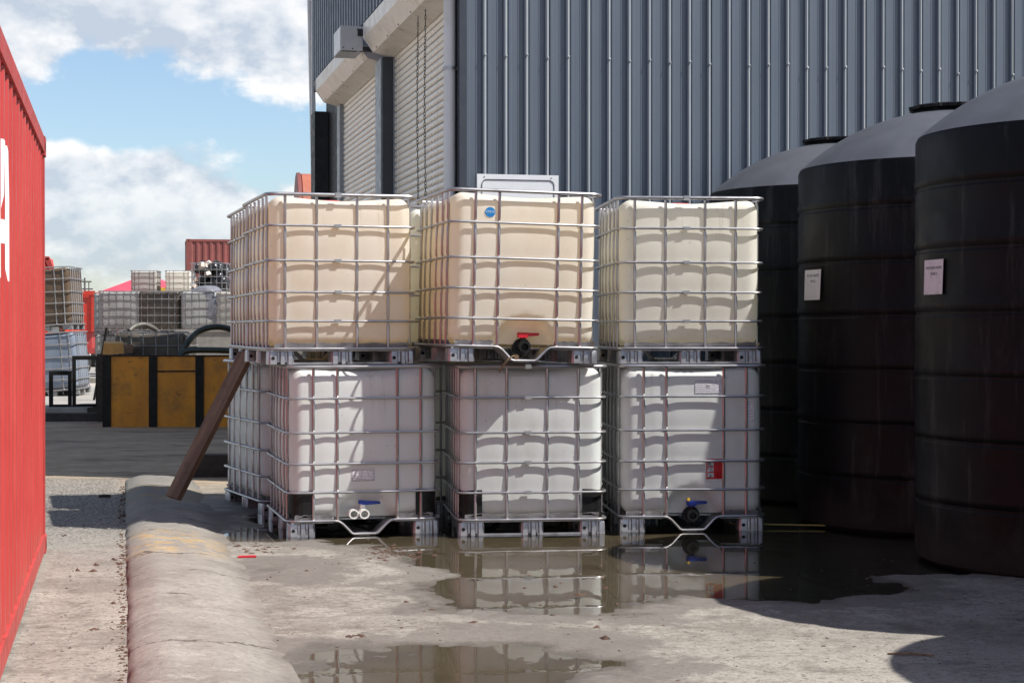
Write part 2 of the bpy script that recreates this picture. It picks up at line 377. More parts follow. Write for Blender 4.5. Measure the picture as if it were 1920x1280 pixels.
# water lying in the hollows of the concrete
wm = MT('puddle_water'); wm.t.nodes.remove(wm.b)
fr = wm.n('ShaderNodeFresnel'); fr.inputs[0].default_value = 1.34
gl_ = wm.n('ShaderNodeBsdfGlossy'); gl_.inputs['Roughness'].default_value = 0.012; gl_.inputs[0].default_value = (1, 1, 1, 1)
tr = wm.n('ShaderNodeBsdfTransparent'); tr.inputs[0].default_value = (.82, .77, .67, 1)
bp = wm.n('ShaderNodeBump'); bp.inputs['Strength'].default_value = .035; bp.inputs['Distance'].default_value = .02
wm.l(wm.noise(5, 3, .5, stretch=(1, .6, 1)), bp.inputs['Height']); wm.l(bp.outputs[0], gl_.inputs['Normal'])
mx = wm.n('ShaderNodeMixShader'); wm.l(fr.outputs[0], mx.inputs[0]); wm.l(tr.outputs[0], mx.inputs[1]); wm.l(gl_.outputs[0], mx.inputs[2]); wm.l(mx.outputs[0], wm.out.inputs[0])
def puddle(x0, x1, y0, y1):
    mb = MB(); mb.sheet([[(x0, y0, 0), (x1, y0, 0)], [(x0, y1, 0), (x1, y1, 0)]])
    return tag(mb.build('puddle', wm.m), kind='structure')
puddle(-2.9, 4.6, 8.2, 15.2); puddle(-1.5, .8, 6.25, 7.75)

# ------------------------------------------------------------------ concrete berm
BY = R(12.7); bdir = Vector((-math.sin(BY), math.cos(BY), 0)); bx = Vector((math.cos(BY), math.sin(BY), 0))
b0 = Vector((-1.215, 6.9, 0))            # centre line at Y = 6.9
rows = []
nL, nW = 300, 30
for i in range(nL + 1):
    s_ = -4.0 + 13.6 * i / nL
    endf = min(1, max(0, (9.6 - s_) / .5)); endf = math.sqrt(max(0, 1 - (1 - endf) ** 2))
    row = []
    for j in range(nW + 1):
        u = j / nW
        prof = math.sin(PI / 2 * (u / .26)) ** .7 if u < .26 else 1.0 - .12 * (u - .26) / .16 if u < .42 else .88 * math.cos(PI / 2 * (u - .42) / .58) ** 1.35 if u < 1 else 0.0
        wd = .64 * (.95 + .1 * float(vnoise(np.array(s_), np.array(2.), 5, .8)))
        jag = (float(vnoise(np.array(s_), np.array(8.), 15, 9)) - .5) * .05 if j == 0 else 0
        p = b0 + bdir * s_ + bx * (-.32 + u * (wd + .07) + jag)
        hgt = .072 + .02 * float(vnoise(np.array(s_), np.array(1.), 9, .7))
        zz = prof * hgt * endf + (float(fbm(np.array(p.x), np.array(p.y), 21, 4, 5)) - .5) * .020 * (1 if 0 < j < nW else 0)
        row.append((p.x, p.y, zz - (.03 if j == 0 else .012 if j == nW else 0)))
    rows.append(row)
t = MT('berm_concrete'); P = t.obj; x, y, z = t.sep(P)[0:3]
a = t.step(t.noise(.9, 7, .66, w=2), .34, .66); c = t.mix(a, (.34, .32, .278), (.235, .218, .19))
c = t.mix(t.step(t.noise(3.1, 10, .76, w=7), .50, .64, 0, .5), c, (.15, .13, .11))
gr = t.noise(24, 6, .75, w=5); c = t.mix(t.step(gr, .5, .62, 0, .45), c, (.12, .105, .09)); c = t.mix(t.step(t.noise(7, 9, .78, w=31), .55, .64, 0, .5), c, (.46, .43, .38))
c = t.mix(.12, c, (.30, .30, .30))
along = t.math('ADD', t.math('MULTIPLY', x, -math.sin(BY)), t.math('MULTIPLY', y, math.cos(BY)))
band = t.math('ADD', t.step(t.math('ABSOLUTE', t.math('ADD', along, -11.15)), .9, .35), t.step(t.math('ABSOLUTE', t.math('ADD', along, -14.6)), .9, .4))
worn = t.step(t.noise(7, 10, .78, w=3), .48, .58)
c = t.mix(t.math('MULTIPLY', t.math('MULTIPLY', band, worn), .55), c, (.52, .33, .09))
wig = t.math('MULTIPLY', t.math('ADD', t.noise(3.5, 8, .7, w=17), -.5), .55)
for a0, w0 in ((7.55, .010), (8.9, .018), (9.75, .008), (10.55, .013), (11.75, .010), (12.6, .012)):
    c = t.mix(t.math('MULTIPLY', t.step(t.math('ABSOLUTE', t.math('ADD', t.math('ADD', along, wig), -a0)), w0 * 2.2, w0 * .6), t.step(t.noise(2.5, 4, w=a0), .42, .52, 0, .9)), c, (.06, .05, .042))
fine = t.noise(80, 6, .7); c = t.mix(t.step(fine, .42, .7, 0, .45), c, (.17, .15, .13))
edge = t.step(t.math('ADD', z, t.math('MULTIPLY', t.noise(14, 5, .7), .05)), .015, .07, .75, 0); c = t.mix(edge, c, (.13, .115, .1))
rear_zone = t.step(along, 13.4, 15.2, 0, .5); c = t.mix(rear_zone, c, (.13, .12, .105))  # berm gets darker towards its far end
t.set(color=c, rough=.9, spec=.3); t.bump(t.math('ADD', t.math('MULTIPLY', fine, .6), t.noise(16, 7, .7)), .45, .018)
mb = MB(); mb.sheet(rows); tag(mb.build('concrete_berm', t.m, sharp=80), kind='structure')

# ------------------------------------------------------------------ warehouse
WY = R(13.4); WC = Vector((-.463, 15.4, .077)); WH = 7.2; WL = 12.5; WD = 11.25
wh = empty('warehouse', WC, (0, 0, WY), 'blue grey corrugated steel warehouse with two roller doors on its side', 'warehouse'); wh.scale = (.945, .945, .945); ZB = -.09
t = MT('blue_grey_cladding')
c = t.mix(t.step(t.noise(1.3, 6, .6, stretch=(1, 1, .25)), .3, .7), (.104, .127, .164), (.090, .111, .145))
c = t.mix(t.step(t.noise(9, 6, .65, stretch=(1, 1, .06), w=4), .55, .75, 0, .25), c, (.16, .17, .18))
c = t.mix(t.math('MULTIPLY', t.n('ShaderNodeObjectInfo').outputs['Random'], .35), c, (.11, .13, .16))
c = t.mix(t.step(t.noise(22, 5, .7, stretch=(1, 1, .02), w=14), .58, .72, 0, .35), c, (.05, .055, .06))
t.set(color=c, rough=t.step(t.noise(5, 4), .3, .7, .34, .46), metal=.1, spec=.5); M['clad'] = t.m
M['rib_highlight'] = simple('painted_rib_highlight', (.32, .34, .355), (.26, .28, .30), 3, .5, stretch=(1, 1, .15), dirt=(.3, .32, .35), dirt_amt=.5)  # paler strip that carries the sunlit rib highlight as colour
M['dark_steel'] = simple('dark_painted_steel', (.035, .042, .058), (.028, .034, .048), 5, .45)
M['black_steel'] = simple('black_recess_steel', (.012, .012, .014), (.018, .018, .02), 5, .6)
M['grey_steel'] = simple('grey_painted_steel', (.30, .32, .35), (.25, .27, .30), 5, .45, dirt=(.18, .16, .14), dirt_amt=.3)
M['pipe_white'] = simple('white_painted_pipe', (.66, .66, .68), (.58, .58, .6), 3, .42, stretch=(1, 1, .2), dirt=(.4, .36, .32), dirt_amt=.3)
M['shutter'] = simple('cream_shutter', (.84, .79, .71), (.78, .72, .64), 4, .36, stretch=(1, .15, 1), dirt=(.5, .42, .33), dirt_amt=.35, dscale=4)
M['housing'] = simple('cream_housing_sheet', (.83, .78, .71), (.76, .70, .63), 3, .4, dirt=(.4, .33, .26), dirt_amt=.45, dscale=4)
M['box_grey'] = simple('grey_sheet_box', (.5, .51, .53), (.45, .46, .48), 4, .42, dirt=(.3, .27, .22), dirt_amt=.3)
M['white_trim'] = simple('white_trim', (.74, .75, .77), (.68, .69, .71), 4, .4)
# cladding sheets: four ribs each
pitch = .203
def rib_profile(x0, n):
    pts = []
    for k in range(n):
        a = x0 + k * pitch
        pts += [(a, -.002), (a + .006, -.010), (a + .030, -.010), (a + .036, -.002), (a + .090, -.002), (a + .094, -.005), (a + .104, -.005), (a + .108, -.002),
                (a + .146, -.002), (a + .156, -.034), (a + .172, -.036), (a + .178, -.034), (a + .194, -.010)]
    pts.append((x0 + n * pitch, -.002))
    return pts
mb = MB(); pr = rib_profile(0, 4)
for k in range(4):     # bright sun line along each rib crest, put into the colour
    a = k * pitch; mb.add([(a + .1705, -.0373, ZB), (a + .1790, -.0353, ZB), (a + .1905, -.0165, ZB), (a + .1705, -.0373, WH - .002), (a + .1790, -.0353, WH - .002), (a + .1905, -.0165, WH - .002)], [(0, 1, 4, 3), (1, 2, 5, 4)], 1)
mb.sheet([[(u, v, ZB) for u, v in pr], [(u, v, WH) for u, v in pr]]); sheet_me = mb.mesh('cladding_sheet', [M['clad'], M['rib_highlight']], 25)
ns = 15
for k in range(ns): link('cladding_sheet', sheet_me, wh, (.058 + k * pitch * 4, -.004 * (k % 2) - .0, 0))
mb = MB()
for k in range(ns * 4):
    xr = .058 + k * pitch
    if k % 7 != 5:
        for zz in (1.2, 4.0 + random.uniform(-.02, .02), 6.6):
            mb.lathe([(.013, 0), (.013, .004), (.007, .006), (.006, .013)], 6, (xr + .1775, -.036 - .0045, zz), M=Matrix.Rotation(R(90), 4, 'X'))
tag(mb.build('screw_heads', M['galv_dull'], wh), kind='stuff')
mb = MB(); mb.prism([(-.012, .05), (-.012, -.05), (.055, -.05), (.055, -.004), (-.004, -.004), (-.004, .05)], ZB, WH, 'xy'); mb.build('corner_flashing', M['dark_steel'], wh)
# body behind the sheets: walls, roof
mb = MB(); mb.box(.0, WL, .01, .16, ZB, WH); mb.build('front_wall', M['dark_steel'], wh)
mb = MB(); mb.box(WL - .15, WL, .161, WD, ZB, WH); mb.box(.3, WL - .151, WD - .15, WD, ZB, WH); mb.build('rear_wall', M['clad'], wh)
mb = MB(); mb.box(-.10, WL + .1, -.10, WD + .1, WH + .002, WH + .18); mb.build('roof', M['dark_steel'], wh)
# side wall above the doors: fine vertical cladding, z 5.3 up
n_ = 44; px_ = (WD - .07) / n_
pts = []
for k in range(n_):
    a = .07 + k * px_
    pts += [(0.0, a), (0.0, a + px_ * .5), (-.03, a + px_ * .6), (-.03, a + px_ * .9)]
pts.append((0.0, WD))
mb = MB(); mb.sheet([[(u, v, 5.31) for u, v in pts], [(u, v, WH) for u, v in pts]]); mb.build('side_cladding', M['clad'], wh, 25)
mb = MB(); mb.box(.008, .15, .17, WD, 5.24, WH - .01); mb.box(-.02, .14, .17, WD, 5.14, 5.235); mb.build('lintel', M['black_steel'], wh)
mb = MB(); mb.box(-.045, .0, WD + .002, WD + .06, 4.25, WH); mb.build('edge_flashing', M['white_trim'], wh)
# end bay: dark opening beyond the second door
mb = MB(); mb.box(.16, .26, 8.95, WD - .16, ZB, 5.13); mb.box(-.06, .15, WD - .5, WD, ZB, 4.78); mb.build('dark_bay', M['black_steel'], wh)
mb = MB(); mb.box(.04, .15, 8.66, 8.93, ZB, 5.13); mb.build('door_jamb', M['grey_steel'], wh)
mb = MB(); mb.box(-.06, .05, 4.32, 4.74, ZB, 4.62); mb.build('door_pillar', M['grey_steel'], wh)
mb = MB(); mb.box(-.052, .15, 4.26, 4.318, ZB, 4.62); mb.box(.08, .15, 4.33, 4.73, ZB, 5.13); mb.build('pillar_flange', M['dark_steel'], wh)
mb = MB(); mb.box(-.03, .15, .17, .62, ZB, 5.13); mb.build('corner_pillar', M['dark_steel'], wh)
# roller doors made of curved slats
sp = .075
def slat_mesh(L):
    mb = MB(); rows = []
    for k in range(7):
        a = k / 6; rows.append([(-.016 * math.sin(PI * a) ** .8, yy, a * (sp - .006)) for yy in (0, L)])
    rows.append([(.006, yy, sp - .004) for yy in (0, L)]); rows.append([(.006, yy, sp) for yy in (0, L)])
    mb.sheet(rows); return mb.mesh('slat', M['shutter'], 50)
for (v0, v1) in ((.66, 4.255), (4.76, 8.655)):
    dr = empty('roller_door', (.11, 0, 0)); dr.parent = wh
    sm = slat_mesh(v1 - v0)
    for k in range(62): link('slat', sm, dr, (random.uniform(-.002, .002), v0, k * sp))
    for (a, b) in ((v0 - .035, v0 + .012), (v1 - .012, v1 + .035)): mb = MB(); mb.box(-.03, .03, a, b, ZB, 4.66); mb.build('guide_rail', M['grey_steel'], dr)
def housing(v0, v1):
    h = empty('shutter_housing', (0, 0, 0)); h.parent = wh
    poly = [(.09, 5.12), (-.10, 5.10), (-.265, 5.01), (-.265, 4.84), (-.15, 4.68), (.09, 4.62)]
    mid_ = (v0 + v1) / 2
    mb = MB(); mb.prism(poly, v0, mid_ - .002, 'xz'); mb.prism([(u * 1.004, zz + .0015) for u, zz in poly], mid_ + .002, v1, 'xz'); mb.build('sheet_casing', M['housing'], h, 20)
    for vv in (v0 - .004, v1 - .004):
        mb = MB(); mb.prism([(u * 1.02 - .002, 4.86 + (zz - 4.86) * 1.03) for u, zz in poly], vv, vv + .008, 'xz'); mb.build('end_cap', M['white_trim'], h, 20)
    mb = MB()
    for k in range(5):
        vv = v0 + .3 + k * (v1 - v0 - .5) / 4 + random.uniform(-.1, .1); mb.cyl((-.155, vv, 4.70), (-.165, vv, 4.69), .008, 8)
    tag(mb.build('rivet_heads', M['dark_steel'], h), kind='stuff')
housing(.64, 4.30); housing(4.74, 8.9)
mbx = empty('motor_box', (-.53, 4.35, 4.70)); mbx.parent = wh
mb = MB(); mb.box(0, .26, 0, .62, 0, .285); mb.build('box_body', M['box_grey'], mbx)
mb = MB(); mb.box(-.004, -.001, .02, .60, .01, .275); mb.build('side_cover', M['white_trim'], mbx)
mb = MB(); mb.box(.02, .20, .05, .09, -.004, -.001); mb.build('vent_slot', M['hole'], mbx)
mb = MB()
for (a, b) in ((.2, .25), (.14, .02), (.03, .03)): mb.cyl((a, -.006, b), (a, .001, b), .008, 8)
tag(mb.build('cover_bolts', M['hole'], mbx), kind='stuff')
mb = MB(); mb.box(.24, .47, .02, .1, .0, .05); mb.box(.2, .262, -.02, .6, .17, .25); mb.build('mounting_bracket', M['black_steel'], mbx)
def chain(v):
    mb = MB(); zz = 5.0
    while zz > 1.1:
        q = Matrix.Translation((-.075 + .004 * math.sin(zz * 3), v + .006 * math.sin(zz * 2), zz)) @ Matrix.Rotation(R(90) * (int(zz / .05) % 2), 4, 'Z')
        pts = [q @ Vector((0, .009 * math.cos(a), .022 * math.sin(a))) for a in [2 * PI * k / 8 for k in range(8)]]
        mb.tube(pts, .0032, 4, True); zz -= .035
    mb.build('hand_chain', M['black_steel'], wh)
chain(1.38); chain(1.80)
dp = MB(); dp.cyl((-.075, .12, .1), (-.075, .12, WH), .056, 16); dp.build('downpipe', M['pipe_white'], wh)
mb = MB()
for zz in (1.6, 3.86, 6.2): mb.ring((-.075, .12, zz), (0, 0, 1), .057, .066, .028); mb.box(-.075, .0, .105, .135, zz, zz + .028)
mb.build('pipe_clamp', M['galv_dull'], wh)
mb = MB(); mb.tube([(.10, WD + .45, ZB), (.04, WD + .45, 4), (-.03, WD + .42, WH)], .05, 12); mb.build('rear_downpipe', M['pipe_white'], wh)
# white board on the front wall
sb = empty('notice_board', (.15, -.075, 2.15)); sb.parent = wh
mb = MB(); mb.box(0, .79, 0, .022, 0, .72); mb.build('board', M['white_trim'], sb)
mb = MB(); rr = .05; cs = [(.045 + rr, .05 + rr, 180), (.745 - rr, .05 + rr, 270), (.745 - rr, .67 - rr, 0), (.045 + rr, .67 - rr, 90)]
pts = [(cx + rr * math.cos(R(a0 + k * 15)), -.003, cz + rr * math.sin(R(a0 + k * 15))) for cx, cz, a0 in cs for k in range(7)]
mb.tube(pts, .0035, 6, True); mb.build('border_line', M['ink_dark'], sb)
for u_ in (.07, .72): mb = MB(); mb.cyl((u_, -.004, .695), (u_, .001, .695), .007, 8); mb.build('fixing_screw', M['galv_dull'], sb)

# ------------------------------------------------------------------ red shipping container
CY = R(12.7); H = 2.61; CL = 6.06; CW = 2.44
cont = empty('shipping_container', (-2.945, 10.95, 0.0), (0, 0, CY), 'red corrugated shipping container with a white capital letter at the left edge', 'container')
# local frame: +X faces the yard side, Y runs from the far end (0) back towards the camera (-CL)
t = MT('red_container_paint'); P = t.obj; x, y, z = t.sep(P)[0:3]
c = t.mix(t.step(t.noise(1.1, 6, .6), .3, .7), (.47, .052, .046), (.42, .042, .038))
c = t.mix(t.step(t.noise(4, 8, .7, stretch=(1, 1, .12), w=3), .5, .75, 0, .4), c, (.56, .10, .085))
scr = t.step(t.noise(9, 7, .7, stretch=(1, 2.2, .07), w=6), .655, .70); c = t.mix(t.math('MULTIPLY', scr, .6), c, (.62, .42, .38))
rust = t.step(t.noise(7, 9, .75, w=8), .68, .74); c = t.mix(t.math('MULTIPLY', rust, .6), c, (.09, .03, .02))
low_ = t.step(t.math('ADD', z, t.math('MULTIPLY', t.noise(8, 6, .7), .5)), .55, .25, 0, .4); c = t.mix(low_, c, (.22, .10, .075))
drip = t.math('MULTIPLY', t.step(t.math('ABSOLUTE', t.math('ADD', y, .86)), .05, .018), t.step(t.math('ADD', z, t.math('MULTIPLY', t.noise(20, 4), .7)), 1.2, 2.0)); c = t.mix(t.math('MULTIPLY', drip, .75), c, (.06, .02, .018))
# the painted letter A on the side: two legs and a bar, measured along the side and up it
u = t.math('MULTIPLY', y, -1.0)
def leg(u0, u1):      # leg from the foot u0 (z 1.62) to the head u1 (z 2.19), width .15
    k = t.math('DIVIDE', t.math('ADD', z, -1.615), .585)
    d = t.math('ABSOLUTE', t.math('SUBTRACT', u, t.math('ADD', u0, t.math('MULTIPLY', k, u1 - u0))))
    return t.math('LESS_THAN', d, .098)
vert = t.math('MULTIPLY', t.math('GREATER_THAN', z, 1.615), t.math('LESS_THAN', z, 2.20))
bar = t.math('MULTIPLY', t.math('LESS_THAN', t.math('ABSOLUTE', t.math('ADD', z, -1.815)), .05), t.math('LESS_THAN', t.math('ABSOLUTE', t.math('ADD', u, -3.72)), .26))
letter = t.math('MAXIMUM', t.math('MAXIMUM', leg(3.42, 3.62), leg(4.02, 3.80)), bar); letter = t.math('MULTIPLY', letter, vert)
c = t.mix(letter, c, (.80, .80, .80))
t.set(color=c, rough=t.step(t.noise(6, 5), .3, .7, .36, .52), spec=.5); t.bump(t.noise(3, 4, .5), .1, .02); M['red_paint'] = t.m
M['red_frame'] = simple('red_frame_paint', (.46, .055, .05), (.38, .045, .04), 6, .5, dirt=(.1, .03, .02), dirt_amt=.45, dscale=9)
def corrug(n, pitch_, depth, dirsign):    # profile of (out, along)
    pts = []
    for k in range(n):
        a = k * pitch_; pts += [(0, a), (0, a + pitch_ * .26), (-depth, a + pitch_ * .5), (-depth, a + pitch_ * .76)]
    pts.append((0, n * pitch_)); return pts
def container_parts(root, L, W_, Hh, paint, frame, n_corr, hz0=.13, hz1=.10):
    post = .14
    pitch_ = (L - 2 * post) / n_corr; pr = corrug(n_corr, pitch_, .036, 1)
    for (sx, nm) in ((0, 'side_panel'), (-W_, 'side_panel')):
        mb = MB(); sgn = 1 if sx == 0 else -1
        off = -.012 * sgn
        mb.sheet([[(sx + off + sgn * o, -post - a, zz) for o, a in pr] for zz in (hz0 - .002, Hh * .33, Hh * .66, Hh - hz1)]); mb.build(nm, paint, root, 25)
    ne = max(6, int(W_ / .28)); pe = corrug(ne, (W_ - 2 * post) / ne, .036, 1)
    for (sy, sg) in ((0, 1), (-L, -1)):
        mb = MB(); mb.sheet([[(-post - a, sy - sg * .012 + sg * o, zz) for o, a in pe] for zz in (hz0 - .002, Hh - hz1)]); mb.build('end_panel', paint, root, 25)
    for sx in (0, -W_):
        s1 = -1 if sx == 0 else 1
        mb = MB(); mb.box(min(sx, sx + s1 * .06), max(sx, sx + s1 * .06), -L + post, -post, Hh - hz1 + .001, Hh - .005); mb.build('top_rail', frame, root)
        mb = MB(); mb.box(min(sx, sx + s1 * .05), max(sx, sx + s1 * .05), -L + post, -post, .03, hz0); mb.build('bottom_rail', frame, root)
        for sy in (0, -L):
            s2 = -1 if sy == 0 else 1
            mb = MB(); mb.box(min(sx + s1 * .004, sx + s1 * post), max(sx + s1 * .004, sx + s1 * post), min(sy + s2 * .004, sy + s2 * post), max(sy + s2 * .004, sy + s2 * post), .119, Hh - .119); mb.build('corner_post', frame, root)
            for zz in (0, Hh - .118):
                mb = MB(); mb.box(min(sx - s1 * .004, sx + s1 * .17), max(sx - s1 * .004, sx + s1 * .17), min(sy - s2 * .004, sy + s2 * .17), max(sy - s2 * .004, sy + s2 * .17), zz, zz + .118)
                mb.cyl((sx + s1 * .09, sy - s2 * .0055, zz + .059), (sx + s1 * .09, sy + s2 * .01, zz + .059), .03, 10, 1)
                mb.cyl((sx - s1 * .0055, sy + s2 * .09, zz + .059), (sx + s1 * .01, sy + s2 * .09, zz + .059), .03, 10, 1)
                mb.build('corner_casting', [frame, M['hole']], root)
    for sy in (0, -L):
        s2 = -1 if sy == 0 else 1
        mb = MB(); mb.box(-W_ + post, -post, min(sy, sy + s2 * .06), max(sy, sy + s2 * .06), Hh - hz1 + .001, Hh - .005); mb.box(-W_ + post, -post, min(sy, sy + s2 * .06), max(sy, sy + s2 * .06), .03, hz0 - .004); mb.build('end_rail', frame, root)
    mb = MB(); mb.box(-W_ + .061, -.061, -L + .061, -.061, Hh - .04, Hh - .012); mb.build('roof', paint, root)
    mb = MB(); mb.box(-W_ + .061, -.061, -L + .061, -.061, .05, hz0 - .02); mb.build('floor', frame, root)
container_parts(cont, CL, CW, H, M['red_paint'], M['red_frame'], 21)

# ------------------------------------------------------------------ black water tanks
t = MT('black_polyethylene'); P = t.obj; x, y, z = t.sep(P)[0:3]
dust = t.step(t.noise(1.6, 8, .66, stretch=(1, 1, .5)), .42, .75)
c = t.mix(t.math('MULTIPLY', dust, .5), (.0045, .0047, .0055), (.011, .011, .012))
c = t.mix(t.step(t.noise(8, 6, .7, stretch=(1, 1, .1), w=4), .54, .70, 0, .55), c, (.05, .05, .047))
c = t.mix(t.step(t.noise(2.2, 9, .75, stretch=(1, 1, .35), w=14), .56, .70, 0, .5), c, (.035, .033, .03))
mud = t.step(t.math('ADD', z, t.math('MULTIPLY', t.noise(5, 7, .7), .5)), .62, .28, 0, .5); c = t.mix(mud, c, (.045, .04, .034))
t.set(color=c, rough=t.step(t.noise(4, 6, .6), .3, .7, .38, .52), spec=.13); t.bump(t.noise(5, 4, .5), .08, .02); M['tank'] = t.m
t = MT('sheen_dust_tank_dome')  # lighter grey-blue carries sun and sky sheen as colour, along with dust
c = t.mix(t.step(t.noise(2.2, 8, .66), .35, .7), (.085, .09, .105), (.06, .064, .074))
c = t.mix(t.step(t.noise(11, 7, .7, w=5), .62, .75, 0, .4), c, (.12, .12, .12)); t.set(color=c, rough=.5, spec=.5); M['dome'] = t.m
TR_ = 1.1; rim = 2.58
def tank_profile():
    pr = [(TR_ - .06, 0), (TR_ - .015, .03), (TR_, .08)]
    zz = .36
    while zz < rim - .2:
        pr += [(TR_, zz), (TR_ - .006, zz + .010), (TR_ - .006, zz + .026), (TR_ + .002, zz + .040), (TR_ + .006, zz + .055), (TR_ + .005, zz + .072), (TR_, zz + .09)]
        zz += .375
    pr += [(TR_, rim - .03), (TR_ - .012, rim - .004)]
    return pr
def text_mesh(s, size, fn, mat, name='lettering', align='CENTER', weight=0.0):
    cu = bpy.data.curves.new('lettering', 'FONT'); cu.body = s; cu.size = size; cu.align_x = align; cu.offset = weight; cu.resolution_u = 2
    ob = bpy.data.objects.new('tmp', cu); col.objects.link(ob); bpy.context.view_layer.update()
    me_ = bpy.data.meshes.new_from_object(ob.evaluated_get(bpy.context.evaluated_depsgraph_get()))
    bpy.data.objects.remove(ob); bpy.data.curves.remove(cu)
    for v in me_.vertices: v.co = fn(v.co.x, v.co.y)
    me_.name = name; me_.materials.clear(); me_.materials.append(mat); return me_
mb = MB(); mb.lathe(tank_profile(), 96); tank_body = mb.mesh('tank_wall', M['tank'], 25)
RC = ((TR_ - .012) ** 2 + .43 ** 2) / (2 * .43); th0 = math.asin((TR_ - .012) / RC)
dome_pr = [(RC * math.sin(th0 * (1 - k / 18 * .76)), rim - .003 + .43 - RC * (1 - math.cos(th0 * (1 - k / 18 * .76)))) for k in range(19)]
mb = MB(); mb.lathe(dome_pr, 96); tank_dome = mb.mesh('dome_top', M['dome'], 40)
zt = dome_pr[-1][1]
mb = MB(); mb.lathe([(.34, zt - .06), (.32, zt - .01), (.28, zt + .005), (.27, zt + .025)], 48); collar_me = mb.mesh('lid_collar', M['tank'])
mb = MB(); mb.lathe([(.275, zt + .027), (.292, zt + .03), (.292, zt + .052), (.27, zt + .06), (.06, zt + .068), (.05, zt + .074)], 48)
for k in range(12): mb.cyl((.285 * math.cos(k * PI / 6), .285 * math.sin(k * PI / 6), zt + .030), (.285 * math.cos(k * PI / 6), .285 * math.sin(k * PI / 6), zt + .054), .02, 8)
lid_me = mb.mesh('lid', M['tank'])
def notice(root, ang, z0, w_, h_, mat, lines, skew=0.0):
    def S(u, v, o=.004):
        a = ang + (u + skew * v) / TR_; rr = TR_ + o + .010 * (2 * abs(u) / w_) ** 2
        return Vector((rr * math.cos(a), rr * math.sin(a), z0 + v))
    mb = MB(); mb.sheet([[S(-w_ / 2 + w_ * i / 8, h_ * j / 8) for i in range(9)] for j in range(9)]); n_ = mb.build('paper_notice', mat, root)
    for (s_, v, sz) in lines:
        link('lettering', text_mesh(s_, sz, lambda x_, y_: S(x_, v + y_, .0055), M['ink'], weight=.0006), n_)
def tank(X, Y, label, rz=0.0):
    o = empty('water_tank', (X, Y, 0), (0, 0, rz), label, 'water tank', 'black water tanks in a row by the warehouse')
    for nm, m_ in (('tank_wall', tank_body), ('dome_top', tank_dome), ('lid_collar', collar_me)): link(nm, m_, o)
    link('lid', lid_me, o)
    return o
t1 = tank(2.80, 14.9, 'black water tank farthest back, mostly hidden behind the cream container')
t2 = tank(3.21, 12.7, 'middle black water tank with a white paper notice on it')
t3 = tank(3.57, 10.5, 'nearest black water tank with a stained pinkish paper notice', R(20))
t4 = tank(3.99, 8.46, 'black water tank just outside the right edge, seen by its shadow')
t5 = tank(4.50, 6.50, 'black water tank beside the camera, seen by its rounded shadow')
def ang_for(tx, ty, px):   # angle round the tank that faces the given sight line
    best = None
    for k in range(0, 720):
        a = R(180 + k * .25); X = tx + TR_ * math.cos(a); Y = ty + TR_ * math.sin(a)
        if (X * math.cos(a) + Y * math.sin(a)) < 0:
            d = abs(960 + 3250 * X / Y - px)
            if best is None or d < best[0]: best = (d, a)
    return best[1]
notice(t2, ang_for(3.21, 12.7, 1524), 1.62, .25, .215, M['paper'], [('FLOOD WATER', .165, .026), ('TOOLS', .125, .026)], .08)
notice(t3, ang_for(3.57, 10.5, 1751) - R(20), 1.615, .235, .205, M['paper_pink'], [('PROCESSED WATER', .15, .021), ('TANK A', .115, .022)], .06)
# small pale stub seen at the right edge of the picture, on the tank behind it
mb = MB(); mb.tube([(2.93, 9.72, .16), (2.985, 9.70, .235), (3.03, 9.68, .30)], [.018, .02, .022], 10)
stub = tag(mb.build('pipe_stub', M['white_pvc']), 'short pale pipe stub low in the shade at the right edge', 'pipe')

# ------------------------------------------------------------------ intermediate bulk containers
HX, HY, HZ, CZ = .470, .570, .506, .627     # bottle half sizes, centre height
RAILS = (.295, .495, .705, .94); TOPZ = 1.155; BASEZ = .106
XA = (-.33, -.175, .215, .37); XB = (-.31, -.10, .17, .38)     # uprights of the valve side and of the plain side
YS = (-.46, -.29, -.10, .10, .29, .46)
def surf_disp(axis, u, z, side):
    """how far the bottle swells past its flat face; u along the face"""
    h = HX if axis == 'y' else HY
    k = max(0, math.cos(PI / 2 * min(1, abs(u) / h))) * max(0, math.cos(PI / 2 * min(1, abs(z - CZ) / HZ)))
    d = .019 * k ** .6
    ups = (XA if side < 0 else XB) if axis == 'y' else YS
    for q_ in ups: d -= .006 * math.exp(-((u - q_) / .04) ** 2) * k ** .4
    for q_ in RAILS: d -= .004 * math.exp(-((z - q_) / .05) ** 2) * k ** .4
    return d
def recess(x_, z_):
    e = math.hypot(x_ / .185, (z_ - .13) / .165)
    k = min(1, max(0, (1.06 - e) / .16)); return k * k * (3 - 2 * k)
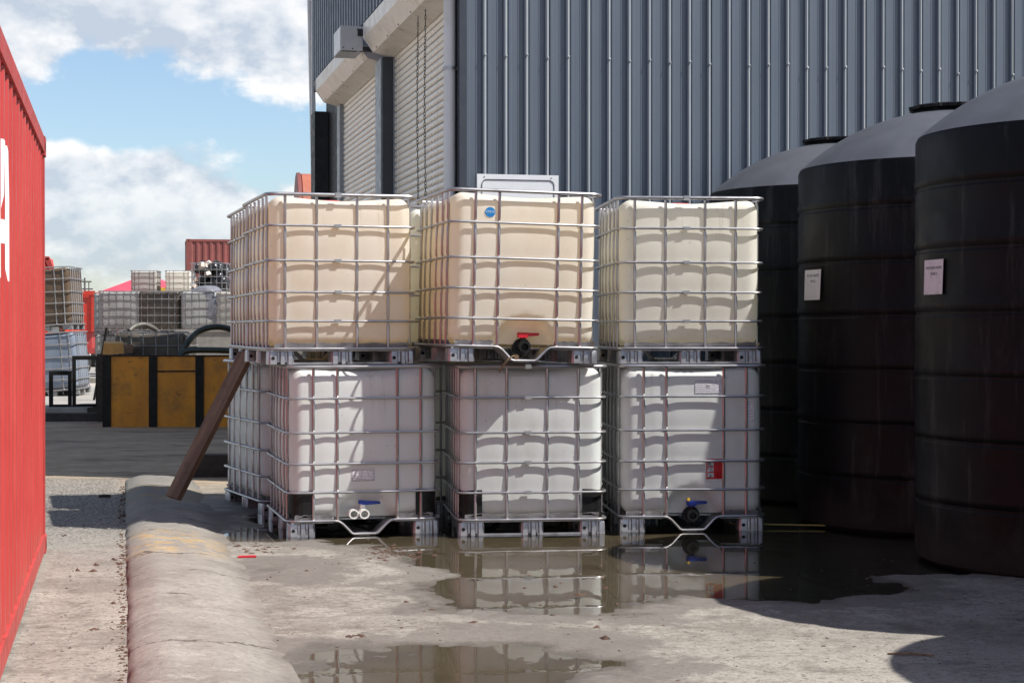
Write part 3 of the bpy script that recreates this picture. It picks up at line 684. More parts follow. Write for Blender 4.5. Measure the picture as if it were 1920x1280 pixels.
def bottle_mesh(name, mat, n=26, valve=True, dent=0.0, r=.072):
    hs = (HX, HY, HZ)
    ax = []
    for h in hs:
        ax.append(np.concatenate([np.linspace(-h, -h + r, 6)[:-1], np.linspace(-h + r, h - r, n), np.linspace(h - r, h, 6)[1:]]))
    bm = bmesh.new()
    for d in range(3):
        a, b = [k for k in range(3) if k != d]
        for sgn in (-1, 1):
            A, B = ax[a], ax[b]; grid = []
            for i in A:
                rowv = []
                for j in B:
                    p = [0, 0, 0]; p[d] = sgn * hs[d]; p[a] = i; p[b] = j
                    qv = [max(-hs[k] + r, min(hs[k] - r, p[k])) for k in range(3)]
                    dv = Vector([p[k] - qv[k] for k in range(3)]); nrm = dv.normalized()
                    P_ = Vector(qv) + nrm * r
                    zz = P_.z + CZ
                    if abs(nrm.y) > .05:
                        s_ = -1 if nrm.y < 0 else 1
                        P_.y += s_ * surf_disp('y', P_.x, zz, s_) * abs(nrm.y) ** 2
                        if valve and s_ < 0: P_.y += .075 * recess(P_.x, zz) * abs(nrm.y)
                    if abs(nrm.x) > .05:
                        s_ = -1 if nrm.x < 0 else 1
                        P_.x += s_ * surf_disp('x', P_.y, zz, s_) * nrm.x ** 2
                    if nrm.z > .5: P_.z += .012 * math.cos(P_.x * 7) * math.cos(P_.y * 6) * nrm.z - dent * math.exp(-((P_.x / .3) ** 2 + (P_.y / .35) ** 2)) * nrm.z
                    rowv.append(bm.verts.new((P_.x, P_.y, P_.z + CZ)))
                grid.append(rowv)
            for i in range(len(A) - 1):
                for j in range(len(B) - 1):
                    bm.faces.new((grid[i][j], grid[i + 1][j], grid[i + 1][j + 1], grid[i][j + 1]))
    bmesh.ops.remove_doubles(bm, verts=bm.verts, dist=1e-5); bmesh.ops.recalc_face_normals(bm, faces=bm.faces)
    me_ = bpy.data.meshes.new(name); bm.to_mesh(me_); bm.free(); me_.materials.append(mat)
    me_.polygons.foreach_set('use_smooth', [True] * len(me_.polygons)); me_.update(); return me_
RX, RY = .500, .600
def ring_path(hx, hy, r, z, n=6):
    pts = []
    for cx, cy, a0 in ((hx - r, hy - r, 0), (-hx + r, hy - r, 90), (-hx + r, -hy + r, 180), (hx - r, -hy + r, 270)):
        pts += [(cx + r * math.cos(R(a0 + 90 * k / n)), cy + r * math.sin(R(a0 + 90 * k / n)), z) for k in range(n + 1)]
    return pts
mb = MB(); mb.tube(ring_path(RX, RY, .075, 0), .0085, 8, True)
for (x_, y_) in ((.03, RY), (-RX, 0.02), (RX, -.02)):   # crimped joints
    if abs(y_) > .3: mb.box(x_ - .022, x_ + .022, y_ - .0105, y_ + .0105, -.0115, .0115); mb.cyl((x_ - .008, y_ + .008, 0), (x_ - .008, y_ + .013, 0), .006, 8); mb.cyl((x_ + .01, y_ + .008, 0), (x_ + .01, y_ + .013, 0), .006, 8)
    else: mb.box(x_ - .0105, x_ + .0105, y_ - .022, y_ + .022, -.0115, .0115)
rail_me = mb.mesh('rail', M['galv'])
mb = MB(); mb.tube(ring_path(RX + .002, RY + .002, .08, 0), .0125, 8, True); mb.box(.01, .05, RY - .014, RY + .016, -.015, .015); toprail_me = mb.mesh('top_rail', M['galv'])
def upright(x_, y_, nx_, ny_):
    mb = MB(); pts = []; rr = []
    zs = [BASEZ + .0, .16]
    for q_ in RAILS: zs += [q_ - .030, q_ - .012, q_ + .012, q_ + .030]
    zs += [TOPZ - .035, TOPZ - .008]
    for zz in zs:
        near = any(abs(zz - q_) < .02 for q_ in RAILS)
        pts.append((x_ - nx_ * (.004 if near else 0), y_ - ny_ * (.004 if near else 0), zz)); rr.append(.0075 if near else .0098)
    mb.tube(pts, rr, 7)
    return mb.mesh('upright', M['galv'])
UP = [upright(x_, -RY + .0175, 0, -1) for x_ in XA] + [upright(x_, RY - .0175, 0, 1) for x_ in XB] + [upright(sx * (RX - .0175), y_, sx, 0) for sx in (-1, 1) for y_ in YS]
# base rails: plain ring, with the valve side dropping into a drip notch
full = ring_path(RX, RY, .075, BASEZ)
notch = [(-.205, BASEZ), (-.17, BASEZ - .005), (-.145, BASEZ - .022), (-.085, .018), (-.068, .012), (.068, .012), (.085, .018), (.145, BASEZ - .022), (.17, BASEZ - .005), (.205, BASEZ)]
fi = [i for i, p in enumerate(full) if p[1] < -.5 and p[0] < -.3][-1]
pts = full[:fi + 1] + [(a, -RY, b) for a, b in notch] + full[fi + 1:]
mb = MB(); mb.tube(pts, .009, 8, True); baserail_me = mb.mesh('base_rail', M['galv'])
mb = MB(); mb.sheet([[(a, yy, b - .002) for a, b in notch] for yy in (-RY + .002, -RY + .2)]); mb.sheet([[(a, yy, b - .006) for a, b in notch] for yy in (-RY + .002, -RY + .2)]); drip_me = mb.mesh('drip_plate', M['galv_dull'], 60)
# tray: floor sheet with an upturned, slightly wavy lip
mb = MB(); mb.box(-.47, .47, -.38, .57, .088, .100); mb.box(-.47, -.2, -.57, -.38, .088, .100); mb.box(.2, .47, -.57, -.38, .088, .100)
def lip(p0, p1, nrm):
    k = 16; rows = []
    for (o, zz) in ((-.03, .101), (-.012, .136), (-.008, .146)):
        rows.append([(p0[0] + (p1[0] - p0[0]) * i / k + nrm[0] * o, p0[1] + (p1[1] - p0[1]) * i / k + nrm[1] * o, zz + .004 * math.sin(i * 1.9) * (zz > .11)) for i in range(k + 1)])
    rows.append([(p[0] + nrm[0] * .004, p[1] + nrm[1] * .004, p[2] - .001) for p in rows[-1]])
    mb.sheet(rows); mb.sheet([rows[0], [(p[0] + nrm[0] * .024, p[1] + nrm[1] * .024, p[2] - .004) for p in rows[0]]])
lip((-.45, -.592), (-.20, -.592), (0, -1)); lip((.20, -.592), (.45, -.592), (0, -1)); lip((-.45, .592), (.45, .592), (0, 1)); lip((-.492, -.55), (-.492, .55), (-1, 0)); lip((.492, -.55), (.492, .55), (1, 0))
for sx in (-1, 1):
    for sy in (-1, 1): mb.box(sx * .37 - .075, sx * .37 + .075, sy * .535 - .03, sy * .535 + .03, .100, .140, taper=.012)
tray_me = mb.mesh('tray', M['galv_dull'], 50)
def foot_mesh(corner):
    mb = MB(); w_ = .085 if corner else .075; d_ = .07
    for sy in (-1, 1): pass
    prof = [(-w_, -d_ + .012), (-w_ + .012, -d_), (-.032, -d_), (-.024, -d_ + .014), (-.012, -d_ + .014), (-.004, -d_), (.02, -d_), (.028, -d_ + .014), (.04, -d_ + .014), (.048, -d_), (w_ - .012, -d_), (w_, -d_ + .012)]
    prof = prof + [(-a, -b) for a, b in prof]
    zs = (.0, .007, .080, .0875); sc_ = (1.0, 1.0, .97, .93)
    n = len(prof); vs = [(a * s_, b * s_, z_) for z_, s_ in zip(zs, sc_) for a, b in prof]; fs = [(i * n + j, i * n + (j + 1) % n, (i + 1) * n + (j + 1) % n, (i + 1) * n + j) for i in range(3) for j in range(n)]
    fs += [tuple(range(n - 1, -1, -1)), tuple(3 * n + j for j in range(n))]; mb.add(vs, fs)
    if corner:
        for sy in (-1, 1): mb.cyl((-.055 * (-sy if sy > 0 else 1), sy * (d_ + .0008), .042), (-.055 * (-sy if sy > 0 else 1), sy * (d_ - .01), .042), .012, 12, 1)
    return mb.mesh('foot', [M['galv_dull'], M['hole']], 30)
foot_c, foot_m = foot_mesh(True), foot_mesh(False)
mb = MB()
for x_ in (-.4, 0, .4): mb.box(x_ - .035, x_ + .035, -.585, .585, -.001, .012)
mb.box(-.48, .48, .55, .585, .0005, .0118); skid_me = mb.mesh('skid', M['galv_dull'])
# screw cap on top
mb = MB(); mb.lathe([(.105, 1.11), (.105, 1.150), (.098, 1.157), (.04, 1.157), (.035, 1.150)], 32)
for k in range(16): mb.box(-.008, .008, .103, .110, 1.12, 1.152, Matrix.Rotation(k * PI / 8, 4, 'Z'))
cap_red = mb.mesh('cap', M['red_plastic'])
mb = MB(); mb.lathe([(.105, 1.11), (.105, 1.148), (.098, 1.155), (.04, 1.155)], 32); cap_black = mb.mesh('cap', M['black_plastic'])
# corner guards of black sheet
def guard(sx):
    mb = MB(); path = [(-.335, -.5835), (-.40, -.5815)] + [(-.40 - .080 * math.sin(R(a)), -.500 - .080 * math.cos(R(a))) for a in range(0, 91, 15)] + [(-.4815, -.43)]
    rows = []
    for zz in (.125, .19, .25, .305): rows.append([(sx * -a + 0 if sx > 0 else a, b, zz + (.006 if i == 0 else 0) + .004 * math.sin(i)) for i, (a, b) in enumerate(path)])
    mb.sheet(rows); return mb.mesh('corner_guard', M['black_plastic'])
guards = [guard(-1), guard(1)]

def face_pt(x_, z_, off=.0025, back=False, rec=True):
    """point on the bottle's valve face (or plain face)"""
    s_ = 1 if back else -1
    y_ = HY + surf_disp('y', x_, z_, s_) + off
    if rec and not back: y_ -= .075 * recess(x_, z_)
    return Vector((x_, s_ * y_, z_))
def ibc(label, px_front_left, Yf, yaw, z, bottle_mat, side='valve', cap=None, group=None, guards_on=False, roll=0.0, pitch_=0.0, dent=0.0, cap_kind='red', wide=1.035):
    """placed by its near left corner (a ground point), turned by yaw; side says which face looks at the yard"""
    ux = Vector((math.cos(yaw), math.sin(yaw), 0)); uy = Vector((-math.sin(yaw), math.cos(yaw), 0))
    c_ = Vector((px_front_left, Yf, z)) + ux * (.5 * wide) + uy * .612
    o = empty('bulk_container', c_, (pitch_, roll, yaw + (0 if side == 'valve' else PI)), label, 'bulk container', group or 'caged bulk containers stacked two high')
    o.scale = (wide, 1.02, 1.0)
    b = link('bottle', bottle_mesh('bottle', bottle_mat, 26, True, dent), o)
    link('cap', cap_red if cap_kind == 'red' else cap_black, b)
    link('top_rail', toprail_me, o, (0, 0, TOPZ))
    for k, zz in enumerate(RAILS): link('rail', rail_me, o, (random.uniform(-.002, .002), random.uniform(-.002, .002), zz + random.uniform(-.004, .004)))
    link('base_rail', baserail_me, o)
    for u_ in UP: link('upright', u_, o)
    link('tray', tray_me, o); link('drip_plate', drip_me, o); link('skid', skid_me, o)
    for sx in (-1, 1):
        for sy in (-1, 1): link('foot', foot_c, o, (sx * .405, sy * .52, 0), (0, 0, 0 if sx < 0 else 0))
        link('foot', foot_m, o, (sx * .41, 0, 0), (0, 0, PI / 2))
    link('foot', foot_m, o, (0, .52, 0))
    if guards_on:
        for g_ in guards: link('corner_guard', g_, o, None, (0, 0, 0 if side == 'valve' else PI))
    return o, b
S1 = 1.172
# --- front row, lower
bl, bl_b = ibc('white bulk container with blue lever and two white pipe ends at the lower left', -1.522, 11.73, R(14.5), 0, M['b_white'], 'valve', guards_on=True, wide=1.065)
bm_, bm_b = ibc('white plain bulk container with black corner guards at the lower middle', -.372, 11.83, R(7), 0, M['b_white2'], 'plain', guards_on=True)
br, br_b = ibc('white bulk container with a red instruction label at the lower right', .745, 12.06, R(4), 0, M['b_white'], 'valve')
# --- front row, upper
tl, tl_b = ibc('tan bulk container with a plain front on the upper left of the stack', -1.655, 11.72, R(16.5), S1, M['b_tan'], 'plain')
tm, tm_b = ibc('buff bulk container with round blue sticker and red lever in the upper middle', -.435, 11.62, R(14), S1 + .014, M['b_tan2'], 'valve', roll=R(1.1), wide=1.065)
tr_, tr_b = ibc('cream bulk container with a plain front on the upper right of the stack', .735, 12.08, R(4.5), S1, M['b_cream'], 'plain')
# --- second row
l2, _ = ibc('white bulk container in shade behind the lower left one, plank leaning on it', -1.90, 13.12, R(23), 0, M['b_white2'], 'plain')
tl2, _ = ibc('tan bulk container directly behind the upper left one, only its side showing', -1.985, 12.97, R(16), S1, M['b_tan'], 'plain')
tm2, _ = ibc('pale tan bulk container glimpsed between the upper left and upper middle ones', -.80, 12.98, R(9), S1, M['b_cream'], 'plain')
bm2, _ = ibc('white bulk container in the dark behind the lower middle one', -.66, 13.12, R(9), 0, M['b_white2'], 'plain')

# valves, stickers, pipes ------------------------------------------------
def valve(o, body, lever, zc, outlet=True, length=.075):
    v = empty('valve', (0, -.52, zc)); v.parent = o
    mb = MB(); mb.cyl((0, .06, 0), (0, 0, 0), .052, 24); mb.cyl((0, 0, 0), (0, -.012, 0), .058, 24); mb.cyl((0, -.012, 0), (0, -.05, 0), .038, 20); mb.cyl((0, -.03, .02), (0, -.03, .062), .02, 16)
    mb.ring((0, -.045, 0), (0, -1, 0), .025, .035, .04); mb.build('valve_body', body, v)
    mb = MB(); mb.ring((0, -.078, 0), (0, -1, 0), .024, .039, .02); mb.build('outlet', M['black_plastic'] if body is not M['white_pvc'] else body, v)
    mb = MB(); mb.box(-.03, .03, -.052, -.008, .062, .082); mb.prism([(-.034, .082), (.02, .070), (.10, .078), (.108, .088), (.10, .096), (-.034, .098)], -.046, -.014, 'xz'); mb.build('lever', lever, v)
    return v
valve(tm, M['black_plastic'], M['red_plastic'], .105)
v_ = valve(br, M['black_plastic'], M['blue_plastic'], .112); mb = MB(); mb.box(-.03, -.012, -.05, -.02, .098, .118); mb.build('lever_stop', M['yellow_plastic'], v_)
v_ = empty('valve', (0, -.52, .148)); v_.parent = bl
mb = MB(); mb.cyl((-.005, .06, 0), (-.005, -.03, 0), .034, 20); mb.cyl((-.005, -.02, .02), (-.005, -.02, .07), .02, 16); mb.cyl((-.0049, .02, 0), (-.065, -.015, .003), .026, 16); mb.build('valve_body', M['white_pvc'], v_)
for (x_, y_) in ((-.008, -.03), (-.075, -.02)):
    mb = MB(); mb.ring((x_, y_ + .02, 0), (.03, -1, 0), .024, .0325, .09); mb.build('pipe_end', M['white_pvc'], v_)
mb = MB(); mb.prism([(-.035, .066), (.0, .058), (.10, .062), (.108, .070), (.10, .080), (-.035, .090)], -.05, -.015, 'xz'); mb.build('lever', M['blue_plastic'], v_)
def patch(o, x0, x1, z0, z1, mat, name, back=False, off=.003, n=10):
    mb = MB(); mb.sheet([[face_pt(x0 + (x1 - x0) * i / n, z0 + (z1 - z0) * j / n, off, back) for i in range(n + 1)] for j in range(n + 1)]); return mb.build(name, mat, o)
# blue round sticker
mb = MB(); rows = []
cx, cz = -.235, 1.01
for j in range(5): rows.append([face_pt(cx + .034 * j / 4 * math.cos(2 * PI * k / 28), cz + .034 * j / 4 * math.sin(2 * PI * k / 28), .003) for k in range(29)])
mb.sheet(rows); st = mb.build('round_sticker', M['sticker_blue'], tm_b)
link('lettering', text_mesh('C9212', .0215, lambda x_, y_: face_pt(cx + x_, cz - .004 + y_, .0042), M['sticker_ink'], weight=.0004), st)
def print_mat(name, paper, ink, scale_z, cols=1):
    t = MT(name); x, y, z = t.sep(t.obj)[0:3]
    row_ = t.math('FRACT', t.math('MULTIPLY', z, scale_z)); line = t.math('LESS_THAN', t.math('ABSOLUTE', t.math('ADD', row_, -.5)), .2)
    word = t.step(t.noise(120, 2, .5, stretch=(1, 1, .35)), .38, .46)
    c = t.mix(t.math('MULTIPLY', t.math('MULTIPLY', line, word), .75), paper, ink); t.set(color=c, rough=.55); return t.m
M['print_white'] = print_mat('printed_label', (.76, .76, .78), (.12, .12, .13), 95)
M['print_grey'] = print_mat('printed_data_label', (.66, .66, .70), (.16, .16, .18), 70)
p_ = patch(bl_b, -.085, .065, .372, .455, M['print_white'], 'data_label')
def frame_line(o, x0, x1, z0, z1, mat, w_=.0022):
    mb = MB()
    for (a, b, c_, d_) in ((x0, x1, z0, z0 + w_), (x0, x1, z1 - w_, z1), (x0, x0 + w_, z0 + w_, z1 - w_), (x1 - w_, x1, z0 + w_, z1 - w_)):
        mb.sheet([[face_pt(a + (b - a) * i / 6, zz, .0042) for i in range(7)] for zz in (c_, d_)])
    mb.build('label_border', mat, o)
frame_line(p_, -.08, .06, .376, .451, M['ink'])
p_ = patch(br_b, .02, .205, .965, 1.055, M['print_grey'], 'data_label')
q_ = patch(p_, .098, .127, 1.003, 1.028, M['sticker_white'], 'hazard_mark', off=.0042)
link('lettering', text_mesh('EX', .021, lambda x_, y_: face_pt(.1125 + x_, 1.009 + y_, .0054), M['ink_dark'], weight=.0004), q_)
p_ = patch(br_b, .095, .205, .365, .505, M['sticker_red'], 'instruction_label')
M['picto'] = simple('pictogram_print', (.72, .72, .72), (.05, .05, .06), 38, .5)
for k in range(3): patch(p_, .102, .145, .376 + k * .039, .408 + k * .039, M['picto'], 'pictogram', off=.0045, n=4)
mb = MB(); mb.sheet([[Vector((HX * .995 - .012 + .012 * (j / 4), -.47 + .03 * j, zz)) for j in range(5)] for zz in (.79, .86, .92)])
p2 = patch(br_b, .375, .425, .77, .905, M['print_white'], 'side_label')
bpy.data.meshes.remove(mb.mesh('tmp', M['paper']))

# ------------------------------------------------------------------ plank, sleeper, ropes, litter
M['wood'] = simple('weathered_brown_plank', (.27, .16, .10), (.13, .072, .043), 22, .75, stretch=(1, 1, .05), dirt=(.07, .045, .03), dirt_amt=.6, bump=.5, dscale=5)
M['wood_dark'] = simple('dark_oily_timber', (.035, .027, .022), (.022, .018, .015), 7, .8, bump=.3)
M['wood_yellow'] = simple('fresh_orange_timber', (.58, .33, .10), (.45, .25, .08), 7, .7)
M['wood_brown'] = simple('brown_timber', (.26, .17, .10), (.18, .12, .07), 7, .75)
p0 = Vector((-2.53, 12.95, .15)); p1 = Vector((-2.035, 13.32, 1.24)); d = (p1 - p0); L = d.length
zc = d.normalized(); xc = Vector((.80, -.55, 0)); xc = (xc - zc * xc.dot(zc)).normalized(); yc = zc.cross(xc)
pm = Matrix((xc, yc, zc)).transposed().to_4x4(); pm.translation = p0
mb = MB(); mb.prism([(-.07, 0), (.065, .0), (.07, L - .09), (.0, L), (-.065, L - .02)], -.022, .022, 'xz'); pl = mb.build('plank', M['wood']); pl.matrix_world = pm
tag(pl, 'brown wooden plank leaning on the left side of the stack', 'plank')
mb = MB(); mb.box(-.65, .65, -.11, .11, 0, .225); sl = mb.build('timber_sleeper', [M['wood_dark']]); sl.location = (-2.45, 16.55, 0); sl.rotation_euler = (0, 0, R(3)); tag(sl, 'dark timber sleeper lying on the ground behind the plank', 'timber')
M['rope'] = simple('yellow_rope', (.38, .30, .07), (.26, .2, .06), 40, .7); M['rope_pale'] = simple('frayed_rope_end', (.5, .48, .4), rough=.8)
def rope(pts, label, knot):
    o = empty('rope', pts[0], label=label, cat='rope', group='yellow ropes on the wet ground')
    b = Vector(pts[0]); mb = MB(); mb.tube([Vector(p) - b for p in pts], .006, 6); mb.build('line', M['rope'], o)
    mb = MB(); k0 = Vector(knot) - b
    for k in range(9): mb.tube([k0 + Vector((random.uniform(-.06, .06), random.uniform(-.03, .03), .01)), k0 + Vector((0, 0, .02)), k0 + Vector((random.uniform(-.07, .07), random.uniform(-.03, .03), .006))], .004, 5)
    mb.build('knot', M['rope_pale'], o)
rope([(1.55, 12.35, .03), (1.9, 12.33, .022), (2.3, 12.28, .02), (2.62, 12.22, .02), (2.9, 12.2, .02)], 'thin yellow rope on wet ground near the middle tank foot', (2.64, 12.22, .02))
rope([(1.75, 14.4, .03), (2.0, 14.42, .03), (2.4, 14.4, .03)], 'thin yellow rope on the ground by the rearmost tank', (2.02, 14.42, .03))
M['litter'] = simple('leaf_litter', (.10, .05, .03), (.05, .03, .02), 30, .85); M['stone'] = simple('loose_stones', (.30, .27, .24), (.12, .11, .10), 12, .9)
def gz(x_, y_): return float(ground_h(np.array([[x_]]), np.array([[y_]]))[0, 0])
def scatter(name, n, fn, smin, smax, mat, flat=.6, seed=1, zoff=0.0, label=None):
    rs = random.Random(seed); mb = MB(); P_ = [fn(rs) for _ in range(n)]
    Z = ground_h(np.array([[p[0] for p in P_]]), np.array([[p[1] for p in P_]]))[0]
    for (p, z_) in zip(P_, Z):
        s_ = smin + (smax - smin) * rs.random() ** 4; a = rs.random() * 6.28; e = .5 + rs.random(); f = flat * (.6 + .8 * rs.random())
        vs = []
        for (dx, dy, dz) in ((1, 0, 0), (0, 1, 0), (-1, 0, 0), (0, -1, 0), (.2, .1, 1), (0, 0, -.5)):
            ju = 1 + rs.uniform(-.3, .3); X = dx * s_ * ju * e; Y = dy * s_ * ju
            vs.append((p[0] + X * math.cos(a) - Y * math.sin(a), p[1] + X * math.sin(a) + Y * math.cos(a), max(z_, zoff) + dz * s_ * f))
        mb.add(vs, [(0, 1, 4), (1, 2, 4), (2, 3, 4), (3, 0, 4), (1, 0, 5), (2, 1, 5), (3, 2, 5), (0, 3, 5)])
    return tag(mb.build(name, mat, sharp=20), label, kind='stuff')
def left_strip(rs):
    s_ = rs.uniform(.0, 9.2); p = b0 + bdir * s_ - bx * (.34 + abs(rs.gauss(0, .55))); return (p.x, p.y)
def crackline(rs):
    s_ = rs.uniform(-.2, 8.9); p = b0 + bdir * s_ - bx * (.325 + rs.gauss(0, .02)); return (p.x, p.y)
def yard(rs): return (rs.uniform(-1.2, 3.6), rs.uniform(6.6, 10.8))
scatter('gravel', 1500, left_strip, .003, .014, M['stone'], seed=2)
scatter('gravel', 900, crackline, .003, .018, M['litter'], seed=3)
scatter('gravel', 700, yard, .003, .013, M['litter'], .4, seed=4)
def pile(rs): g = gp(722 + rs.gauss(0, 26), 1040 + rs.gauss(0, 9)); return g
scatter('leaf_litter', 150, pile, .006, .030, M['litter'], .35, seed=5, zoff=.002)
def chunks(rs): g = gp(rs.uniform(440, 1150), rs.uniform(1030, 1210)); return g
scatter('gravel', 34, chunks, .010, .034, M['litter'], .5, seed=11)
def bermfoot(rs): g = gp(478 + rs.gauss(0, 22), 1028 + rs.gauss(0, 7)); return g
scatter('leaf_litter', 90, bermfoot, .005, .024, M['litter'], .35, seed=12, zoff=.002)
def leftchunks(rs): g = gp(rs.uniform(95, 235), rs.uniform(930, 1270)); return g
scatter('gravel', 26, leftchunks, .008, .026, M['litter'], .6, seed=13)
def pile2(rs): g = gp(670 + rs.gauss(0, 10), 1196 + rs.gauss(0, 2)); return g
scatter('leaf_litter', 24, pile2, .004, .022, M['litter'], .4, seed=6)
mb = MB(); g = gp(463, 1049); mb.box(-.055, .055, -.02, .02, 0, .008, Matrix.Rotation(R(12), 4, 'Z')); o = mb.build('plastic_scrap', M['red_plastic']); o.location = (g[0], g[1], gz(*g) + .002); tag(o, 'small flat red plastic scrap on concrete right of the berm', 'scrap')
mb = MB(); g = gp(1706, 1233); mb.tube([(-.09, .02, .006), (-.02, 0, .01), (.05, -.012, .008), (.1, -.03, .006)], [.004, .006, .005, .003], 6); o = mb.build('twig', M['wood']); o.location = (g[0], g[1], gz(*g)); tag(o, 'thin brown twig lying in the round tank shadow at lower right', 'twig')
mb = MB(); g = gp(196, 934); mb.box(-.05, .05, -.03, .03, 0, .02, Matrix.Rotation(R(8), 4, 'Z'), taper=.008); o = mb.build('broken_brick', M['wood_dark']); o.location = (g[0], g[1], .012); tag(o, 'dark broken chunk on the shaded gravel left of the berm', 'rubble')

mb = MB(); mb.tube([(.015, 11.60, 1.235), (-.02, 11.585, 1.215), (-.06, 11.60, 1.165), (-.085, 11.72, 1.12)], .006, 6); mb.cyl((.03, 11.66, 1.222), (.03, 11.60, 1.222), .017, 12); tag(mb.build('strap', M['wood_brown']), 'short brown strap hanging from under the buff upper middle container', 'strap')
mb = MB(); mb.box(-.032, .032, -.002, .002, 0, .04); o = mb.build('card', M['sticker_white']); o.location = (-1.30, 12.2, 1.27); o.rotation_euler = (R(-8), 0, R(10)); tag(o, 'small white card showing in the gap under the upper left container', 'card')
# ------------------------------------------------------------------ background yard
M['yellow_tank'] = simple('grimy_yellow_paint', (.64, .25, .005), (.48, .18, .005), 3, .5, stretch=(1, 1, .35), dirt=(.07, .045, .02), dirt_amt=.75, dscale=2.6)
M['black_paint'] = simple('black_stripe_paint', (.006, .006, .006), (.010, .009, .008), 6, .6, spec=.25)
M['conc_block'] = simple('grey_tank_concrete', (.36, .34, .31), (.27, .255, .23), 3, .9, dirt=(.1, .09, .08), dirt_amt=.6, dscale=2)
M['hose_green'] = simple('dark_green_hose', (.022, .032, .024), (.03, .04, .03), 10, .35); M['hose_grey'] = simple('grey_hose', (.12, .11, .095), (.08, .075, .065), 10, .5)
M['truck_red'] = simple('bright_red_paint', (.60, .04, .02), (.52, .035, .02), 3, .4, dirt=(.2, .03, .02), dirt_amt=.4)
M['rubber'] = simple('tyre_rubber', (.02, .02, .02), rough=.8); M['tent'] = simple('red_canvas', (.72, .08, .12), (.66, .07, .11), 2, .6)
M['brown_cont'] = simple('oxide_red_container', (.24, .065, .055), (.20, .055, .048), 2, .55, dirt=(.1, .04, .03), dirt_amt=.5, dscale=2)
M['yellow_machine'] = simple('yellow_machine_paint', (.72, .42, .03), rough=.45); M['orange_tank'] = simple('orange_tank_paint', (.42, .14, .085), (.37, .12, .075), 3, .5)
M['glass_dark'] = simple('dark_glass', (.02, .025, .03), rough=.1); M['pole_wood'] = simple('grey_pole', (.12, .11, .10), rough=.8)
M['bag_grey'] = simple('grey_plastic_sheet', (.22, .22, .25), (.13, .13, .145), 3, .3, bump=.5, bscale=14)
M['bag_black'] = simple('black_plastic_sacks', (.012, .012, .014), (.03, .03, .03), 9, .22, bump=.8, bscale=16)
M['white_scrap'] = simple('white_scrap_plastic', (.78, .78, .76), (.6, .35, .2), 6, .5)

# plinth under the leaning containers
mb = MB(); mb.box(-12, -6.62, 27.0, 37, -.02, .2); tag(mb.build('concrete_plinth', M['conc_block']), kind='structure')
mb = MB(); mb.box(-12, -6.3, 26.55, 26.9, -.02, .13, taper=.03); tag(mb.build('kerb', M['wood_dark']), kind='structure')
mb = MB(); mb.box(-20, -2, 46, 72, -.02, .15); tag(mb.build('concrete_slab', M['conc_block']), kind='structure')

cage_cache = {}
def cage_far(mat):
    if mat.name in cage_cache: return cage_cache[mat.name]
    mb = MB()
    for zz in (BASEZ,) + RAILS + (TOPZ,): mb.tube(ring_path(RX, RY, .07, zz, 2), .0115, 5, True)
    for x_ in XA: mb.cyl((x_, -RY + .018, BASEZ), (x_, -RY + .018, TOPZ), .010, 5)
    for x_ in XB: mb.cyl((x_, RY - .018, BASEZ), (x_, RY - .018, TOPZ), .010, 5)
    for sx in (-1, 1):
        for y_ in YS: mb.cyl((sx * (RX - .018), y_, BASEZ), (sx * (RX - .018), y_, TOPZ), .010, 5)
    cage_cache[mat.name] = mb.mesh('cage', mat); return cage_cache[mat.name]
mb = MB(); mb.box(-.48, .48, -.58, .58, .085, .105)
for x_ in (-.4, 0, .4):
    for y_ in (-.5, 0, .5): mb.box(x_ - .08, x_ + .08, y_ - .07, y_ + .07, .0, .084)
pallet_far = mb.mesh('pallet', M['galv_old'])
far_bottles = {}
def far_ibc(label, X, Y, z, yaw, mat, group='weathered bulk containers across the yard', roll=0.0, guards_on=False, bottle=True, cage='galv_old'):
    o = empty('bulk_container', (X, Y, z), (0, roll, yaw), label, 'bulk container', group)
    if bottle:
        if mat not in far_bottles: far_bottles[mat] = bottle_mesh('bottle', M[mat], 12, False)
        link('bottle', far_bottles[mat], o)
    link('cage', cage_far(M[cage]), o); link('pallet', pallet_far, o)
    if guards_on:
        for g_ in guards: link('corner_guard', g_, o)
    return o
def PX(px, Y): return (px - 960) / 3250 * Y
# leaning pair beside the red container
far_ibc('bluish bulk container leaning on the plinth under the brown one', PX(100, 32), 32.4, .2, R(3), 'b_blue', roll=R(-4), cage='galv')
far_ibc('dark brown oily bulk container leaning on top of the bluish one', PX(88, 32), 32.4, 1.40, R(2), 'b_brown', roll=R(-3), cage='galv')
mb = MB(); mb.box(-.11, .11, -.08, .08, 0, .1, taper=.015); o = mb.build('plastic_tub', M['white_pvc']); o.location = (PX(103, 32), 31.98, 1.372); tag(o, 'white plastic tub wedged under the leaning brown bulk container', 'tub')
mb = MB(); mb.lathe([(.05, 0), (.05, .08), (.03, .1)], 16); o = mb.build('orange_cap', M['orange_tank']); o.location = (PX(118, 32), 31.95, 1.372); tag(o, 'small orange cap beside the white tub', 'cap')
